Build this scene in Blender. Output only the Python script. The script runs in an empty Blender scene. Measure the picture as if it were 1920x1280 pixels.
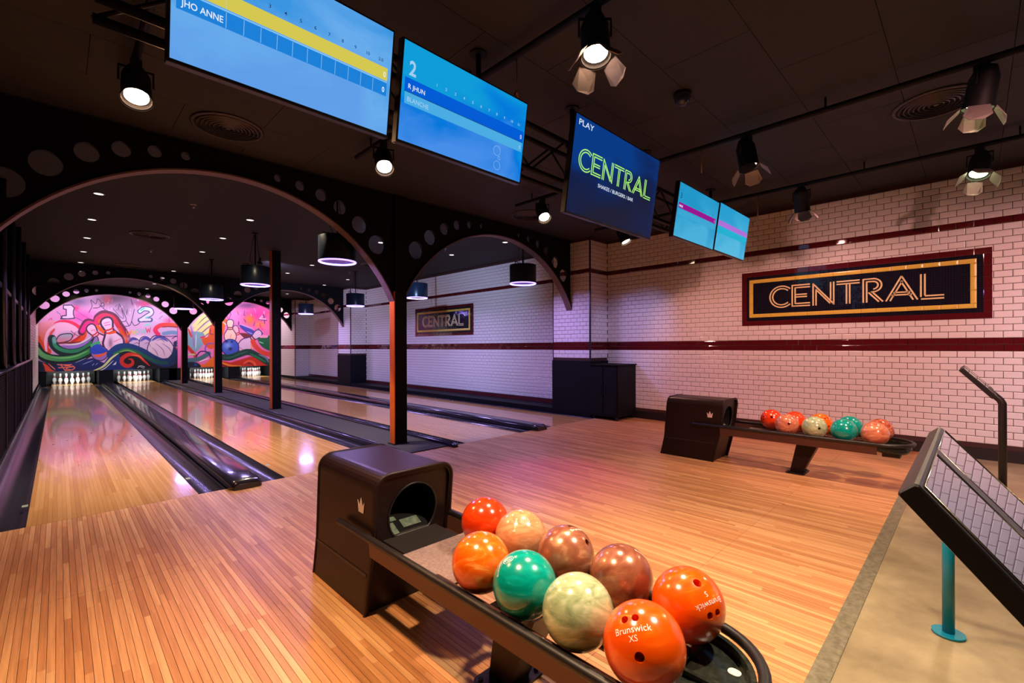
import bpy, bmesh, math, random
import numpy as np
from mathutils import Vector, Matrix
random.seed(7)
SC = bpy.context.scene
COL = SC.collection
PI = math.pi

# ---------------------------------------------------------------- camera
cam_d = bpy.data.cameras.new('camera')
cam = bpy.data.objects.new('camera', cam_d)
COL.objects.link(cam)
cam_d.sensor_width = 36.0
cam_d.lens = 36.0 * 858.913 / 1920.0
cam_d.shift_y = 9.912 / 1920.0
cam_d.clip_start = 0.02
cam.location = (0, 0, 1.30)
cam.rotation_euler = (Matrix.Rotation(-0.780631, 3, 'Z') @ Matrix.Rotation(PI / 2, 3, 'X') @ Matrix.Rotation(-0.002847, 3, 'Z')).to_euler()
SC.camera = cam

# ---------------------------------------------------------------- world, exposure
SC.view_settings.view_transform = 'Standard'
SC.view_settings.look = 'None'
SC.view_settings.gamma = 1.0
SC.view_settings.use_curve_mapping = False
SC.view_settings.exposure = 0.0
w = bpy.data.worlds.new('world'); SC.world = w
w.use_nodes = True
w.node_tree.nodes['Background'].inputs[0].default_value = (0.05, 0.04, 0.06, 1)
w.node_tree.nodes['Background'].inputs[1].default_value = 0.3
SC.cycles.max_bounces = 6
SC.cycles.diffuse_bounces = 3
SC.cycles.glossy_bounces = 4
SC.cycles.sample_clamp_indirect = 4.0
SC.cycles.caustics_reflective = False
SC.cycles.caustics_refractive = False

# light strengths, tuned here
E_WARM, E_WHITE, E_DOWN, E_PEND, E_MURAL, E_PIN = 120.0, 90.0, 80.0, 32.0, 70.0, 22.0

# ---------------------------------------------------------------- helpers
def lin(c):
    return tuple(((x / 255.0) / 12.92 if x / 255.0 <= 0.04045 else ((x / 255.0 + 0.055) / 1.055) ** 2.4) for x in c)

class MB:
    """collects simple shapes and links them as one mesh object"""
    def __init__(s): s.v = []; s.f = []; s.m = []; s.sm = []
    def add(s, vs, fs, mi=0, smooth=False):
        b = len(s.v); s.v += [tuple(p) for p in vs]
        for f in fs: s.f.append(tuple(b + i for i in f)); s.m.append(mi); s.sm.append(smooth)
        return s
    def box(s, x0, x1, y0, y1, z0, z1, mi=0):
        return s.add([(x0,y0,z0),(x1,y0,z0),(x1,y1,z0),(x0,y1,z0),(x0,y0,z1),(x1,y0,z1),(x1,y1,z1),(x0,y1,z1)],
                     [(3,2,1,0),(4,5,6,7),(0,1,5,4),(1,2,6,5),(2,3,7,6),(3,0,4,7)], mi)
    def bbox(s, x0, x1, y0, y1, z0, z1, b=0.01, mi=0):
        """box with chamfered edges (all twelve)"""
        bm = bmesh.new(); bmesh.ops.create_cube(bm, size=1)
        for v in bm.verts:
            v.co = Vector(((x0+x1)/2 + v.co.x*(x1-x0), (y0+y1)/2 + v.co.y*(y1-y0), (z0+z1)/2 + v.co.z*(z1-z0)))
        bmesh.ops.bevel(bm, geom=bm.edges[:], offset=b, segments=2, profile=0.6, affect='EDGES')
        bm.verts.index_update()
        s.add([v.co[:] for v in bm.verts], [[v.index for v in f.verts] for f in bm.faces], mi); bm.free(); return s
    def cyl(s, p0, p1, r0, r1=None, n=16, mi=0, cap=True, smooth=True):
        r1 = r0 if r1 is None else r1
        p0 = Vector(p0); p1 = Vector(p1); d = (p1 - p0).normalized()
        a = d.orthogonal().normalized(); b = d.cross(a)
        ring = lambda p, r: [p + (a*math.cos(2*PI*i/n) + b*math.sin(2*PI*i/n))*r for i in range(n)]
        s.add(ring(p0, r0) + ring(p1, r1), [(i, (i+1) % n, n+(i+1) % n, n+i) for i in range(n)], mi, smooth)
        if cap:
            s.add(ring(p0, r0), [tuple(range(n))[::-1]], mi); s.add(ring(p1, r1), [tuple(range(n))], mi)
        return s
    def tube(s, path, r, n=10, mi=0, closed=False):
        P = [Vector(p) for p in path]; k = len(P); rings = []; ref = None
        for i in range(k):
            if closed: d = P[(i+1) % k] - P[i-1]
            else: d = P[min(i+1, k-1)] - P[max(i-1, 0)]
            d.normalize()
            if ref is None: a = d.orthogonal().normalized()
            else: a = (ref - d*ref.dot(d)).normalized()
            ref = a; b = d.cross(a)
            rings.append([P[i] + (a*math.cos(2*PI*j/n) + b*math.sin(2*PI*j/n))*r for j in range(n)])
        vs = [p for q in rings for p in q]; fs = []
        for i in range(k if closed else k-1):
            for j in range(n):
                i2 = (i+1) % k; fs.append((i*n+j, i*n+(j+1) % n, i2*n+(j+1) % n, i2*n+j))
        s.add(vs, fs, mi, True)
        if not closed:
            s.add(rings[0], [tuple(range(n))[::-1]], mi); s.add(rings[-1], [tuple(range(n))], mi)
        return s
    def sweep(s, prof, sections, mi=0, smooth=False, close_prof=True, caps=True):
        """prof count n; sections = list of lists of n points"""
        n = len(sections[0]); vs = [p for q in sections for p in q]; fs = []
        for i in range(len(sections)-1):
            for j in range(n if close_prof else n-1):
                j2 = (j+1) % n; fs.append((i*n+j, i*n+j2, (i+1)*n+j2, (i+1)*n+j))
        s.add(vs, fs, mi, smooth)
        if caps and close_prof:
            s.add(sections[0], [tuple(range(n))[::-1]], mi); s.add(sections[-1], [tuple(range(n))], mi)
        return s
    def prism(s, poly, fn, a0, a1, mi=0):
        """2-D polygon pushed between a0 and a1; fn(u, v, a) -> point"""
        return s.sweep(None, [[fn(u, v, a0) for u, v in poly], [fn(u, v, a1) for u, v in poly]], mi)
    def lathe(s, prof, n=24, mis=None, c=(0,0,0)):
        vs = []; fs = []; k = len(prof)
        for r, z in prof:
            vs += [(c[0]+r*math.cos(2*PI*j/n), c[1]+r*math.sin(2*PI*j/n), c[2]+z) for j in range(n)]
        for i in range(k-1):
            f = [(i*n+j, i*n+(j+1) % n, (i+1)*n+(j+1) % n, (i+1)*n+j) for j in range(n)]
            if mis is None: fs += f
            else:
                b = len(s.v)
                for q in f: s.f.append(tuple(b+x for x in q)); s.m.append(mis[i]); s.sm.append(True)
        if mis is None: return s.add(vs, fs, 0, True)
        s.v += vs; return s
    def mesh(s, name, mats):
        me = bpy.data.meshes.new(name); me.from_pydata(s.v, [], s.f)
        for m in (mats if isinstance(mats, (list, tuple)) else [mats]): me.materials.append(m)
        me.polygons.foreach_set('material_index', s.m); me.polygons.foreach_set('use_smooth', s.sm)
        bm = bmesh.new(); bm.from_mesh(me); bmesh.ops.remove_doubles(bm, verts=bm.verts, dist=1e-5)
        bmesh.ops.recalc_face_normals(bm, faces=bm.faces); bm.to_mesh(me); bm.free()
        me.update(); return me
    def build(s, name, mats, parent=None, loc=None):
        return link(name, s.mesh(name, mats), parent, loc)

def link(name, me, parent=None, loc=None):
    o = bpy.data.objects.new(name, me); COL.objects.link(o)
    if parent is not None: o.parent = parent
    if loc is not None: o.location = loc
    return o
def tag(o, label=None, cat=None, group=None, kind=None):
    if label: o['label'] = label
    if cat: o['category'] = cat
    if group: o['group'] = group
    if kind: o['kind'] = kind
    return o
def thing(name, label, cat, loc=(0,0,0), rz=0.0, group=None):
    o = bpy.data.objects.new(name, None); COL.objects.link(o)
    o.empty_display_size = 0.1; o.location = loc; o.rotation_euler = (0, 0, rz)
    return tag(o, label, cat, group)
def struct(o, label=None): return tag(o, label, None, None, 'structure')
def copy_tree(o, parent=None):
    c = o.copy(); COL.objects.link(c); c.parent = parent
    for ch in list(o.children): copy_tree(ch, c)
    return c
def frame(o, origin, ex, ey, ez):
    M = Matrix((ex, ey, ez)).transposed().to_4x4(); M.translation = Vector(origin); o.matrix_world = M; return o

def rrect(x0, x1, y0, y1, r, n=5):
    pts = []
    for cx, cy, a in ((x1-r, y1-r, 0), (x0+r, y1-r, PI/2), (x0+r, y0+r, PI), (x1-r, y0+r, 1.5*PI)):
        pts += [(cx + r*math.cos(a + PI/2*i/n), cy + r*math.sin(a + PI/2*i/n)) for i in range(n+1)]
    return pts

_txt = {}
def text2d(s, size=1.0, bold=0.0):
    """outline lettering as flat 2-D verts and faces, left-aligned on the base line"""
    k = (s, bold)
    if k not in _txt:
        c = bpy.data.curves.new('lettering', 'FONT'); c.body = s; c.size = 1.0; c.resolution_u = 3; c.offset = bold; c.fill_mode = 'FRONT'
        o = bpy.data.objects.new('lettering', c)
        me = bpy.data.meshes.new_from_object(o)
        vs = [(v.co.x, v.co.y) for v in me.vertices]; fs = [tuple(p.vertices) for p in me.polygons]
        bpy.data.meshes.remove(me); bpy.data.objects.remove(o); bpy.data.curves.remove(c)
        _txt[k] = (vs, fs)
    vs, fs = _txt[k]
    return [(x*size, y*size) for x, y in vs], fs
def fill2d(outer, holes, thick, name):
    """plate with holes: verts (x, y, z) with z across the thickness"""
    c = bpy.data.curves.new(name, 'CURVE'); c.dimensions = '2D'; c.fill_mode = 'BOTH'; c.extrude = thick/2
    for poly in [outer] + holes:
        sp = c.splines.new('POLY'); sp.points.add(len(poly)-1); sp.use_cyclic_u = True
        for p, q in zip(sp.points, poly): p.co = (q[0], q[1], 0, 1)
    o = bpy.data.objects.new(name, c); me = bpy.data.meshes.new_from_object(o)
    vs = [tuple(v.co) for v in me.vertices]; fs = [tuple(p.vertices) for p in me.polygons]
    bpy.data.meshes.remove(me); bpy.data.objects.remove(o); bpy.data.curves.remove(c)
    return vs, fs

# ---------------------------------------------------------------- materials
def mat(name, col, rough=0.5, metal=0.0, spec=0.5, coat=0.0, coat_r=0.05, emit=None, es=1.0):
    m = bpy.data.materials.new(name); m.use_nodes = True
    b = m.node_tree.nodes['Principled BSDF']
    b.inputs['Base Color'].default_value = (*col, 1); b.inputs['Roughness'].default_value = rough
    b.inputs['Metallic'].default_value = metal; b.inputs['Specular IOR Level'].default_value = spec
    b.inputs['Coat Weight'].default_value = coat; b.inputs['Coat Roughness'].default_value = coat_r
    if emit: b.inputs['Emission Color'].default_value = (*emit, 1); b.inputs['Emission Strength'].default_value = es
    return m
class NT:
    def __init__(s, m): s.t = m.node_tree; s.b = s.t.nodes['Principled BSDF']
    def n(s, typ, **kw):
        x = s.t.nodes.new(typ)
        for k, v in kw.items():
            if k in ('operation','blend_type','data_type','noise_dimensions','feature','attribute_name','wave_type','bands_direction','interpolation_type','gradient_type'): setattr(x, k, v)
            else: x.inputs[k].default_value = v
        return x
    def l(s, a, b): s.t.links.new(a, b)
    def math(s, op, a, b=None):
        x = s.t.nodes.new('ShaderNodeMath'); x.operation = op
        for i, q in enumerate((a, b)):
            if q is None: continue
            if isinstance(q, (int, float)): x.inputs[i].default_value = q
            else: s.l(q, x.inputs[i])
        return x.outputs[0]
    def ramp(s, fac, stops):
        x = s.t.nodes.new('ShaderNodeValToRGB'); e = x.color_ramp.elements
        while len(e) < len(stops): e.new(0.5)
        for q, (p, c) in zip(e, stops): q.position = p; q.color = (*c, 1)
        s.l(fac, x.inputs[0]); return x.outputs[0]
    def mix(s, fac, a, b, mode='MIX'):
        x = s.t.nodes.new('ShaderNodeMixRGB'); x.blend_type = mode
        for i, q in enumerate((fac, a, b)):
            if isinstance(q, (int, float)): x.inputs[i].default_value = q
            elif isinstance(q, tuple): x.inputs[i].default_value = (*q, 1)
            else: s.l(q, x.inputs[i])
        return x.outputs[0]
    def bump(s, h, strength=0.2, dist=0.01):
        x = s.t.nodes.new('ShaderNodeBump'); x.inputs['Strength'].default_value = strength; x.inputs['Distance'].default_value = dist
        s.l(h, x.inputs['Height']); s.l(x.outputs[0], s.b.inputs['Normal'])

def wood(name, dark, mid, light, rough, coat, seg=0.8, coat_r=0.04, g0=0.72, g1=1.12):
    """strip wood: each board and each length of it a little different, fine grain along the lanes"""
    m = mat(name, mid, rough, coat=coat, coat_r=coat_r); t = NT(m)
    g = t.n('ShaderNodeNewGeometry'); oi = t.n('ShaderNodeObjectInfo')
    sep = t.n('ShaderNodeSeparateXYZ'); t.l(g.outputs['Position'], sep.inputs[0])
    k = t.math('FLOOR', t.math('ADD', t.math('DIVIDE', sep.outputs[1], seg), t.math('MULTIPLY', oi.outputs['Random'], 13.0)))
    wn = t.n('ShaderNodeTexWhiteNoise', noise_dimensions='2D')
    cb = t.n('ShaderNodeCombineXYZ'); t.l(k, cb.inputs[0]); t.l(t.math('MULTIPLY', oi.outputs['Random'], 100.0), cb.inputs[1]); t.l(cb.outputs[0], wn.inputs['Vector'])
    mp = t.n('ShaderNodeMapping'); mp.inputs['Scale'].default_value = (70, 2.2, 1); t.l(g.outputs['Position'], mp.inputs[0])
    off = t.n('ShaderNodeCombineXYZ'); t.l(t.math('MULTIPLY', wn.outputs['Value'], 40.0), off.inputs[1]); t.l(off.outputs[0], mp.inputs['Location'])
    ns = t.n('ShaderNodeTexNoise', Scale=1.0, Detail=5.0, Roughness=0.65); t.l(mp.outputs[0], ns.inputs['Vector'])
    c1 = t.ramp(wn.outputs['Value'], [(0.0, dark), (0.5, mid), (1.0, light)])
    c2 = t.ramp(ns.outputs['Fac'], [(0.3, (g0, g0*0.93, g0*0.86)), (0.7, (g1, g1*0.985, g1*0.965))])
    t.l(t.mix(1.0, c1, c2, 'MULTIPLY'), t.b.inputs['Base Color'])
    t.l(t.ramp(ns.outputs['Fac'], [(0.3, (rough*1.3,)*3), (0.7, (rough*0.8,)*3)]), t.b.inputs['Roughness'])
    return m
def noisy(name, a, b, scale, rough, bump=0.0, detail=6.0, metal=0.0, lo=0.35, hi=0.65, dist=0.01, coat=0.0, stretch=None):
    m = mat(name, a, rough, metal, coat=coat); t = NT(m)
    tc = t.n('ShaderNodeTexCoord'); ns = t.n('ShaderNodeTexNoise', Scale=scale, Detail=detail, Roughness=0.6)
    src = tc.outputs['Object']
    if stretch:
        mp = t.n('ShaderNodeMapping'); mp.inputs['Scale'].default_value = stretch; t.l(src, mp.inputs[0]); src = mp.outputs[0]
    t.l(src, ns.inputs['Vector'])
    t.l(t.ramp(ns.outputs['Fac'], [(lo, a), (hi, b)]), t.b.inputs['Base Color'])
    if bump: t.bump(ns.outputs['Fac'], bump, dist)
    return m

M = {}
M['approach'] = wood('approach_maple', lin((182,124,76)), lin((205,148,97)), lin((222,172,120)), 0.42, 0.15, 0.8, 0.28)
M['lane'] = wood('lane_maple', lin((196,144,84)), lin((210,158,98)), lin((222,172,112)), 0.16, 0.6, 1.6, 0.06, 0.90, 1.05)
M['gap'] = mat('joint_filler', (0.09, 0.036, 0.016), 0.8)
M['tile'] = mat('white_glazed_tile', (0.80, 0.77, 0.76), 0.27, spec=0.4)
M['grout'] = mat('brown_grout', (0.055, 0.020, 0.018), 0.9)
M['red'] = mat('burgundy_glazed_tile', (0.10, 0.008, 0.012), 0.07, spec=0.6, coat=0.5)
M['navy'] = mat('navy_mosaic', (0.008, 0.010, 0.022), 0.08, spec=0.6)
M['gold'] = mat('gold_glazed_tile', lin((226,200,84)), 0.25)
M['cream'] = mat('cream_letter_tile', lin((242,222,164)), 0.3)
M['black'] = noisy('black_paint', (0.0026,0.0030,0.0042), (0.005,0.0055,0.007), 30, 0.6)
M['steel_black'] = mat('black_steel', (0.006,0.006,0.008), 0.6, 0.0, 0.25)
M['brown_steel'] = mat('brown_painted_steel', (0.14,0.085,0.085), 0.5)
M['orange'] = noisy('orange_painted_board', lin((222,92,14)), lin((238,116,24)), 6, 0.45, stretch=(8,8,0.6))
M['ceiling'] = noisy('black_ceiling_board', (0.018,0.0185,0.0195), (0.028,0.0285,0.030), 220, 0.75, 0.5, 3.0, dist=0.004)
M['ceiling_lane'] = mat('charcoal_ceiling', (0.0065,0.0075,0.0105), 0.75)
M['gutter'] = noisy('gutter_plastic', (0.018,0.017,0.026), (0.028,0.026,0.04), 14, 0.22)
M['cap'] = mat('cap_plastic', (0.02,0.018,0.035), 0.18, coat=0.3)
M['carpet'] = noisy('grey_carpet', (0.035,0.032,0.036), (0.06,0.055,0.06), 160, 0.95, 0.4)
M['hood'] = noisy('brown_black_moulded_plastic', (0.0135,0.0062,0.0060), (0.0175,0.0082,0.0078), 400, 0.36, 0.08, 2.0, dist=0.002)
M['hood'].node_tree.nodes['Principled BSDF'].inputs['Specular IOR Level'].default_value = 0.2
M['rubber'] = mat('black_rubber', (0.012,0.010,0.011), 0.42)
M['bronze_bar'] = mat('bronze_painted_channel', (0.10,0.045,0.035), 0.32, 0.3)
M['dish'] = noisy('dark_green_black_plastic', (0.012,0.016,0.012), (0.03,0.035,0.028), 60, 0.22)
M['pad'] = noisy('grey_pad', (0.16,0.10,0.10), (0.24,0.17,0.16), 90, 0.9, 0.5)
M['silver'] = mat('silver_print', (0.62,0.50,0.46), 0.4)
M['white'] = mat('white_print', (0.85,0.82,0.78), 0.5)
M['sticker'] = noisy('pale_green_sticker', lin((150,165,140)), lin((96,120,104)), 40, 0.5)
M['pin'] = mat('white_pin', (0.86,0.85,0.83), 0.2, coat=0.4)
M['pinred'] = mat('red_pin_band', (0.55,0.02,0.03), 0.25)
M['concrete'] = noisy('polished_concrete', lin((118,104,76)), lin((166,152,118)), 3.2, 0.42, 0.03, 8.0, lo=0.3, hi=0.68)
M['strip'] = noisy('grey_metal_strip', lin((104,100,80)), lin((140,134,112)), 30, 0.42, 0.05, 5.0, 0.25)
M['teal'] = mat('teal_painted_metal', lin((6,124,152)), 0.35)
M['lensoff'] = mat('lamp_lens', (0.05,0.05,0.06), 0.1)
M['blade'] = mat('barn_door_sheet', (0.25,0.21,0.20), 0.5, 0.4)
M['chrome'] = mat('bright_metal', (0.6,0.58,0.56), 0.25, 0.9)
M['vent'] = mat('vent_metal', (0.055,0.045,0.045), 0.4, 0.2)
M['dl_rim'] = mat('downlight_rim', (0.30,0.30,0.30), 0.5)
M['pole'] = mat('black_powder_coat', (0.012,0.011,0.013), 0.35)
M['post'] = mat('dark_tube_metal', (0.05,0.05,0.07), 0.22, 0.7)
M['glass'] = mat('dark_screen_glass', (0.004,0.004,0.006), 0.02, spec=1.0, coat=1.0, coat_r=0.01)
M['blueglass'] = mat('dark_blue_glazing', (0.010,0.013,0.030), 0.08, spec=0.8)
M['base_black'] = noisy('black_panel', (0.003,0.0045,0.0065), (0.0055,0.007,0.010), 12, 0.6)
for k_ in ('black', 'base_black'): M[k_].node_tree.nodes['Principled BSDF'].inputs['Specular IOR Level'].default_value = 0.16
# ================================================================ THE ROOM
XL, XR, XP, ZC = -0.50, 7.50, 6.946, 3.32      # left wall, right wall, pilaster face, ceiling
YB, YE, FOUL, YM = -4.0, 24.6, 4.85, 22.30     # wall behind the camera, end wall, foul line, mural face
LANES = [(-0.170, 0.884), (1.612, 2.670), (3.915, 4.972), (5.725, 6.785)]

# ---- floor: concrete walk-on slab, sub-floor, and the strip boards of the approach
f = MB().box(XL, XR, YB, 0.395, -0.2, 0.0)
f.box(XL, XR, 0.395, FOUL, -0.2, -0.03, 1).box(XL, XR, FOUL, YE, -0.2, -0.09, 1)
floor = struct(f.build('floor', [M['concrete'], M['gap']]))
bw = 0.0272
bm_ = MB()
for y0, y1 in ((0.466, 1.1352), (1.1368, 3.3352), (3.3368, FOUL-0.003)):
    x1 = bw/2 - 0.0004
    bm_.add([(-x1,y0,-0.03),(x1,y0,-0.03),(x1,y1,-0.03),(-x1,y1,-0.03),(-x1+.0004,y0,0),(x1-.0004,y0,0),(x1-.0004,y1,0),(-x1+.0004,y1,0)],
            [(4,5,6,7),(0,1,5,4),(1,2,6,5),(2,3,7,6),(3,0,4,7)])
board_me = bm_.mesh('board', M['approach'])
nb = int((XR - XL) / bw)
for i in range(nb): link('board', board_me, floor, (XL + bw*(i+0.5), 0, 0))
trim1 = struct(MB().box(XL, XR, 0.395, 0.466, -0.02, 0.004).build('trim_1', M['strip']))

# ---- lanes: a bed, 39 boards, two gutters each
nlb = 39
lw = (LANES[0][1] - LANES[0][0]) / nlb
x1 = lw/2 - 0.0003
laneboard = MB().add([(-x1,FOUL,-0.03),(x1,FOUL,-0.03),(x1,24.1,-0.03),(-x1,24.1,-0.03),(-x1,FOUL,0),(x1,FOUL,0),(x1,24.1,0),(-x1,24.1,0)],
                     [(4,5,6,7),(0,1,5,4),(1,2,6,5),(3,0,4,7)]).mesh('board', M['lane'])
arrow = MB().add([(-.012,-.035,0),(.012,-.035,0),(0,.035,0)], [(0,1,2)]).mesh('arrow_marker', mat('dark_arrow_inlay', (0.10,0.02,0.012), 0.3))
dotm = MB(); dotm.add([(.009*math.cos(a*PI/6), .009*math.sin(a*PI/6), 0) for a in range(12)], [tuple(range(12))])
dotm = dotm.mesh('dot_marker', M['gap'])
lane_lab = ['polished wooden bowling lane running beside the black railing and dark glazing', 'polished wooden bowling lane between the shiny purple cap and the column walkway',
            'polished wooden bowling lane just past the column walkway, under the pink mural end', 'polished wooden bowling lane running along the white tiled wall']
def gutter(xa, xb, side):
    g = MB(); n = 10; prof = []
    for i in range(n+1):
        a = PI*i/n; prof.append((xa + (xb-xa)*(0.5 - 0.5*math.cos(a)), -0.055*math.sin(a) - 0.004))
    g.sweep(None, [[(x, y, z) for x, z in prof] for y in (FOUL, FOUL+0.45, YM-0.04)], 0, True, False)
    return g
gut = [((XL+0.085, -0.17), (0.884, 1.10)), ((1.385, 1.612), (2.670, 2.90)), ((3.70, 3.915), (4.972, 5.20)), ((5.49, 5.725), (6.785, 6.93))]
for i, (a, b) in enumerate(LANES):
    t = thing('bowling_lane', lane_lab[i], 'lane', ((a+b)/2, FOUL, -0.09), 0, 'bowling lanes')
    MB().box(a-(a+b)/2, b-(a+b)/2, 0.0, 24.1-FOUL, 0.0, 0.059).build('lane_bed', M['gap'], t)
    for k in range(nlb): link('board', laneboard, t, (a-(a+b)/2 + (k+0.5)*lw, -FOUL, 0.09))
    for k in range(-3, 4): link('arrow_marker', arrow, t, (k*0.1355, 3.9 + (3-abs(k))*0.25, 0.0906))
    for k in (-4,-3,-2,2,3,4): link('dot_marker', dotm, t, (k*0.10, 2.15, 0.0906))
    if i < 2:
        for sx_ in ((a+0.012,) if i == 1 else (a-0.045, b+0.012)):
            q = MB().box(sx_-(a+b)/2, sx_+0.035-(a+b)/2, 0.62, 0.69, 0.0905, 0.0912).build('edge_sticker', M['sticker'], t)
    for ga, gb in gut[i]:
        o = gutter(ga, gb, 0).build('gutter', M['gutter'], t); o.location = (-(a+b)/2, -FOUL, 0.09)

def cap_strip(xa, xb, y0, h, nose, label, name):
    """rounded moulded cap between two gutters, with a blunt rounded nose"""
    c = MB(); cx = (xa+xb)/2; hw = (xb-xa)/2
    def sec(y, s, t):
        p = [(-hw*s, -0.06), (-hw*s, h*0.45*t)] + [(-hw*s + 0.045*(1-math.cos(a)), h*0.45*t + h*0.55*t*math.sin(a)) for a in (PI/6, PI/3, PI/2)]
        p += [(0, h*t*1.06)]
        q = [(-x, z) for x, z in p[:-1]][::-1]
        return [(cx + x, y, z) for x, z in p + q]
    c.sweep(None, [sec(y0-nose, .80, .55), sec(y0-nose+.03, .93, .85), sec(y0-nose+.08, 1, 1), sec(y0+.3, 1, 1), sec(YM-0.1, 1, 1)], 0, True)
    o = c.build(name, M['cap']); return tag(o, label, 'lane divider', 'dividers between the gutters')
cap_strip(1.105, 1.380, FOUL, 0.085, 0.12, 'shiny purple-black ball track cap beside the long left lane, with a rounded nose', 'lane_divider')
cap_strip(5.21, 5.48, FOUL, 0.085, 0.12, 'shiny dark ball track cap between the two lanes nearest the tiled wall', 'lane_divider')
for xa, xb, yy, lab in ((XL+0.02, XL+0.085, 4.9, 'low black gutter edge cap below the mesh railing'), (2.90, 2.965, 4.92, 'low dark gutter edge cap along the column walkway, facing the left lanes'),
                    (3.615, 3.695, 4.80, 'low dark gutter edge with a rounded nose on the far side of the column walkway')):
    cap_strip(xa, xb, yy, 0.06, 0.08, lab, 'gutter_kerb')
walk = struct(MB().box(2.968, 3.612, FOUL, YM, -0.12, 0.012).build('floor_walkway', M['carpet']))
ledge = struct(MB().box(6.935, XR, 4.98, YM, -0.12, 0.095).build('trim_ledge', M['base_black']))
struct(MB().box(XL, XL+0.02, 4.9, YM, -0.1, 0.09).build('trim_left_ledge', M['base_black']))

# ---- tiled right wall -------------------------------------------------
TP, TH, Z1 = 0.148, 0.0752, 1.235          # tile pitch along the wall, row height, foot of the red band
def tile_mb(l, h, d=0.008, e=0.007):
    a, b = l/2 - 0.0026, h/2 - 0.0026
    return [(-a,-b,0),(a,-b,0),(a,b,0),(-a,b,0),(-a,-b,d*.55),(a,-b,d*.55),(a,b,d*.55),(-a,b,d*.55),(-a+e,-b+e,d),(a-e,-b+e,d),(a-e,b-e,d),(-a+e,b-e,d)], \
           [(0,1,5,4),(1,2,6,5),(2,3,7,6),(3,0,4,7),(4,5,9,8),(5,6,10,9),(6,7,11,10),(7,4,8,11),(8,9,10,11)]
RED = {15, 16, 34}
def rowz(k): return Z1 + (k-15)*TH
NR = 43
TV, TF = tile_mb(TP, TH)
def to_right(x, u, v, w): return (x - w, u, v)           # wall facing -X: u = Y, v = Z, w = out
tile_me = MB().add([to_right(0, u, v, w) for u, v, w in TV], [f[::-1] for f in TF]).mesh('tile', M['tile'])
redtile_me = MB().add([to_right(0, u, v, w) for u, v, w in TV], [f[::-1] for f in TF]).mesh('accent_tile', M['red'])
SIGNS = [(-0.143, 2.52), (8.95, 11.613)]
wr = struct(MB().box(XR, XR+0.12, YB, YE, -0.1, ZC).build('wall_right', M['grout']))
tiles = []
for k in range(0, NR):
    zc = rowz(k) + TH/2
    if zc - TH/2 < 0.12: continue
    h = TH if zc + TH/2 < ZC else None
    y = 0.588 + (TP/2 if k % 2 else 0) - 40*TP + (0 if k % 2 == 0 else 0)
    while y < 19.75:
        yc = y + TP/2
        y += TP
        if yc < YB or (4.97 < yc < 5.853) or (14.68 < yc < 15.63): continue
        if any(s0 < yc-TP/2 and yc+TP/2 < s1 and 1.60 < zc-TH/2 and zc+TH/2 < 2.42 for s0, s1 in SIGNS): continue
        if zc > ZC - 0.03: continue
        tiles.append((k, yc, zc))
tiles = [t for t in tiles]
def seen(t): return -0.46 < t[1] < 2.6
near = sorted([t for t in tiles if seen(t) and t[0] not in RED], key=lambda t: (t[1])**2 + 7.5**2 + (t[2]-1.3)**2)[:290]
nearr = [t for t in tiles if seen(t) and t[0] in RED]
ns_ = set(near) | set(nearr)
for t in near: link('tile', tile_me, wr, (XR, t[1], t[2])).rotation_euler = (0, random.gauss(0, 0.006), random.gauss(0, 0.005))
for t in nearr: link('accent_tile', redtile_me, wr, (XR, t[1], t[2])).rotation_euler = (0, random.gauss(0, 0.022), random.gauss(0, 0.018))
def tile_mass(name, cells, fn, mi):
    b = MB()
    for (u, v) in cells: b.add([fn(u+a, v+c, w_) for a, c, w_ in TV], [f for f in TF], 0)
    return b
def quick(name, cells, fn, m, parent):
    """many tiles in one mesh, built with numpy"""
    tv = np.array(TV); n = len(cells)
    if n == 0: return
    c = np.array([(q[0], q[1], 0) for q in cells]); T3 = np.repeat(tv[None], n, 0)
    ln = np.array([(q[2] if len(q) > 2 else TP) for q in cells]); T3[:,:,0] = T3[:,:,0] + np.sign(T3[:,:,0])*((ln-TP)/2)[:,None]
    sg = 0.020 if m is M['red'] else 0.0055; rg = np.random.default_rng(5)
    T3[:,:,2] += (T3[:,:,2] > 0.001)*(T3[:,:,0]*rg.normal(0, sg, n)[:,None] + T3[:,:,1]*rg.normal(0, sg, n)[:,None])
    V = (c[:,None,:] + T3).reshape(-1,3)
    P = np.array(fn(V[:,0], V[:,1], V[:,2])).T
    F = (np.arange(n)*len(tv))[:,None,None] + np.array(TF)[None]
    me = bpy.data.meshes.new(name); me.from_pydata(P.tolist(), [], F.reshape(-1,4).tolist()); me.materials.append(m)
    bm = bmesh.new(); bm.from_mesh(me); bmesh.ops.recalc_face_normals(bm, faces=bm.faces); bm.to_mesh(me); bm.free()
    return tag(link(name, me, parent), kind='stuff')
onR = lambda x: (lambda u, v, w_: (x - w_, u, v))
onF = lambda y: (lambda u, v, w_: (u, y - w_, v))
onL = lambda x: (lambda u, v, w_: (x + w_, u, v))
quick('tiles_beyond', [(t[1], t[2]) for t in tiles if t not in ns_ and t[0] not in RED], onR(XR), M['tile'], wr)
quick('accent_tiles_beyond', [(t[1], t[2]) for t in tiles if t not in ns_ and t[0] in RED], onR(XR), M['red'], wr)
struct(MB().box(XR-0.02, XR, YB, 4.97, 0.0, 0.128).build('baseboard_right', M['rubber']))
struct(MB().box(XR-0.014, XR, 5.853, 19.73, 0.095, 0.165).build('baseboard_lane_wall', M['red']))

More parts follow.
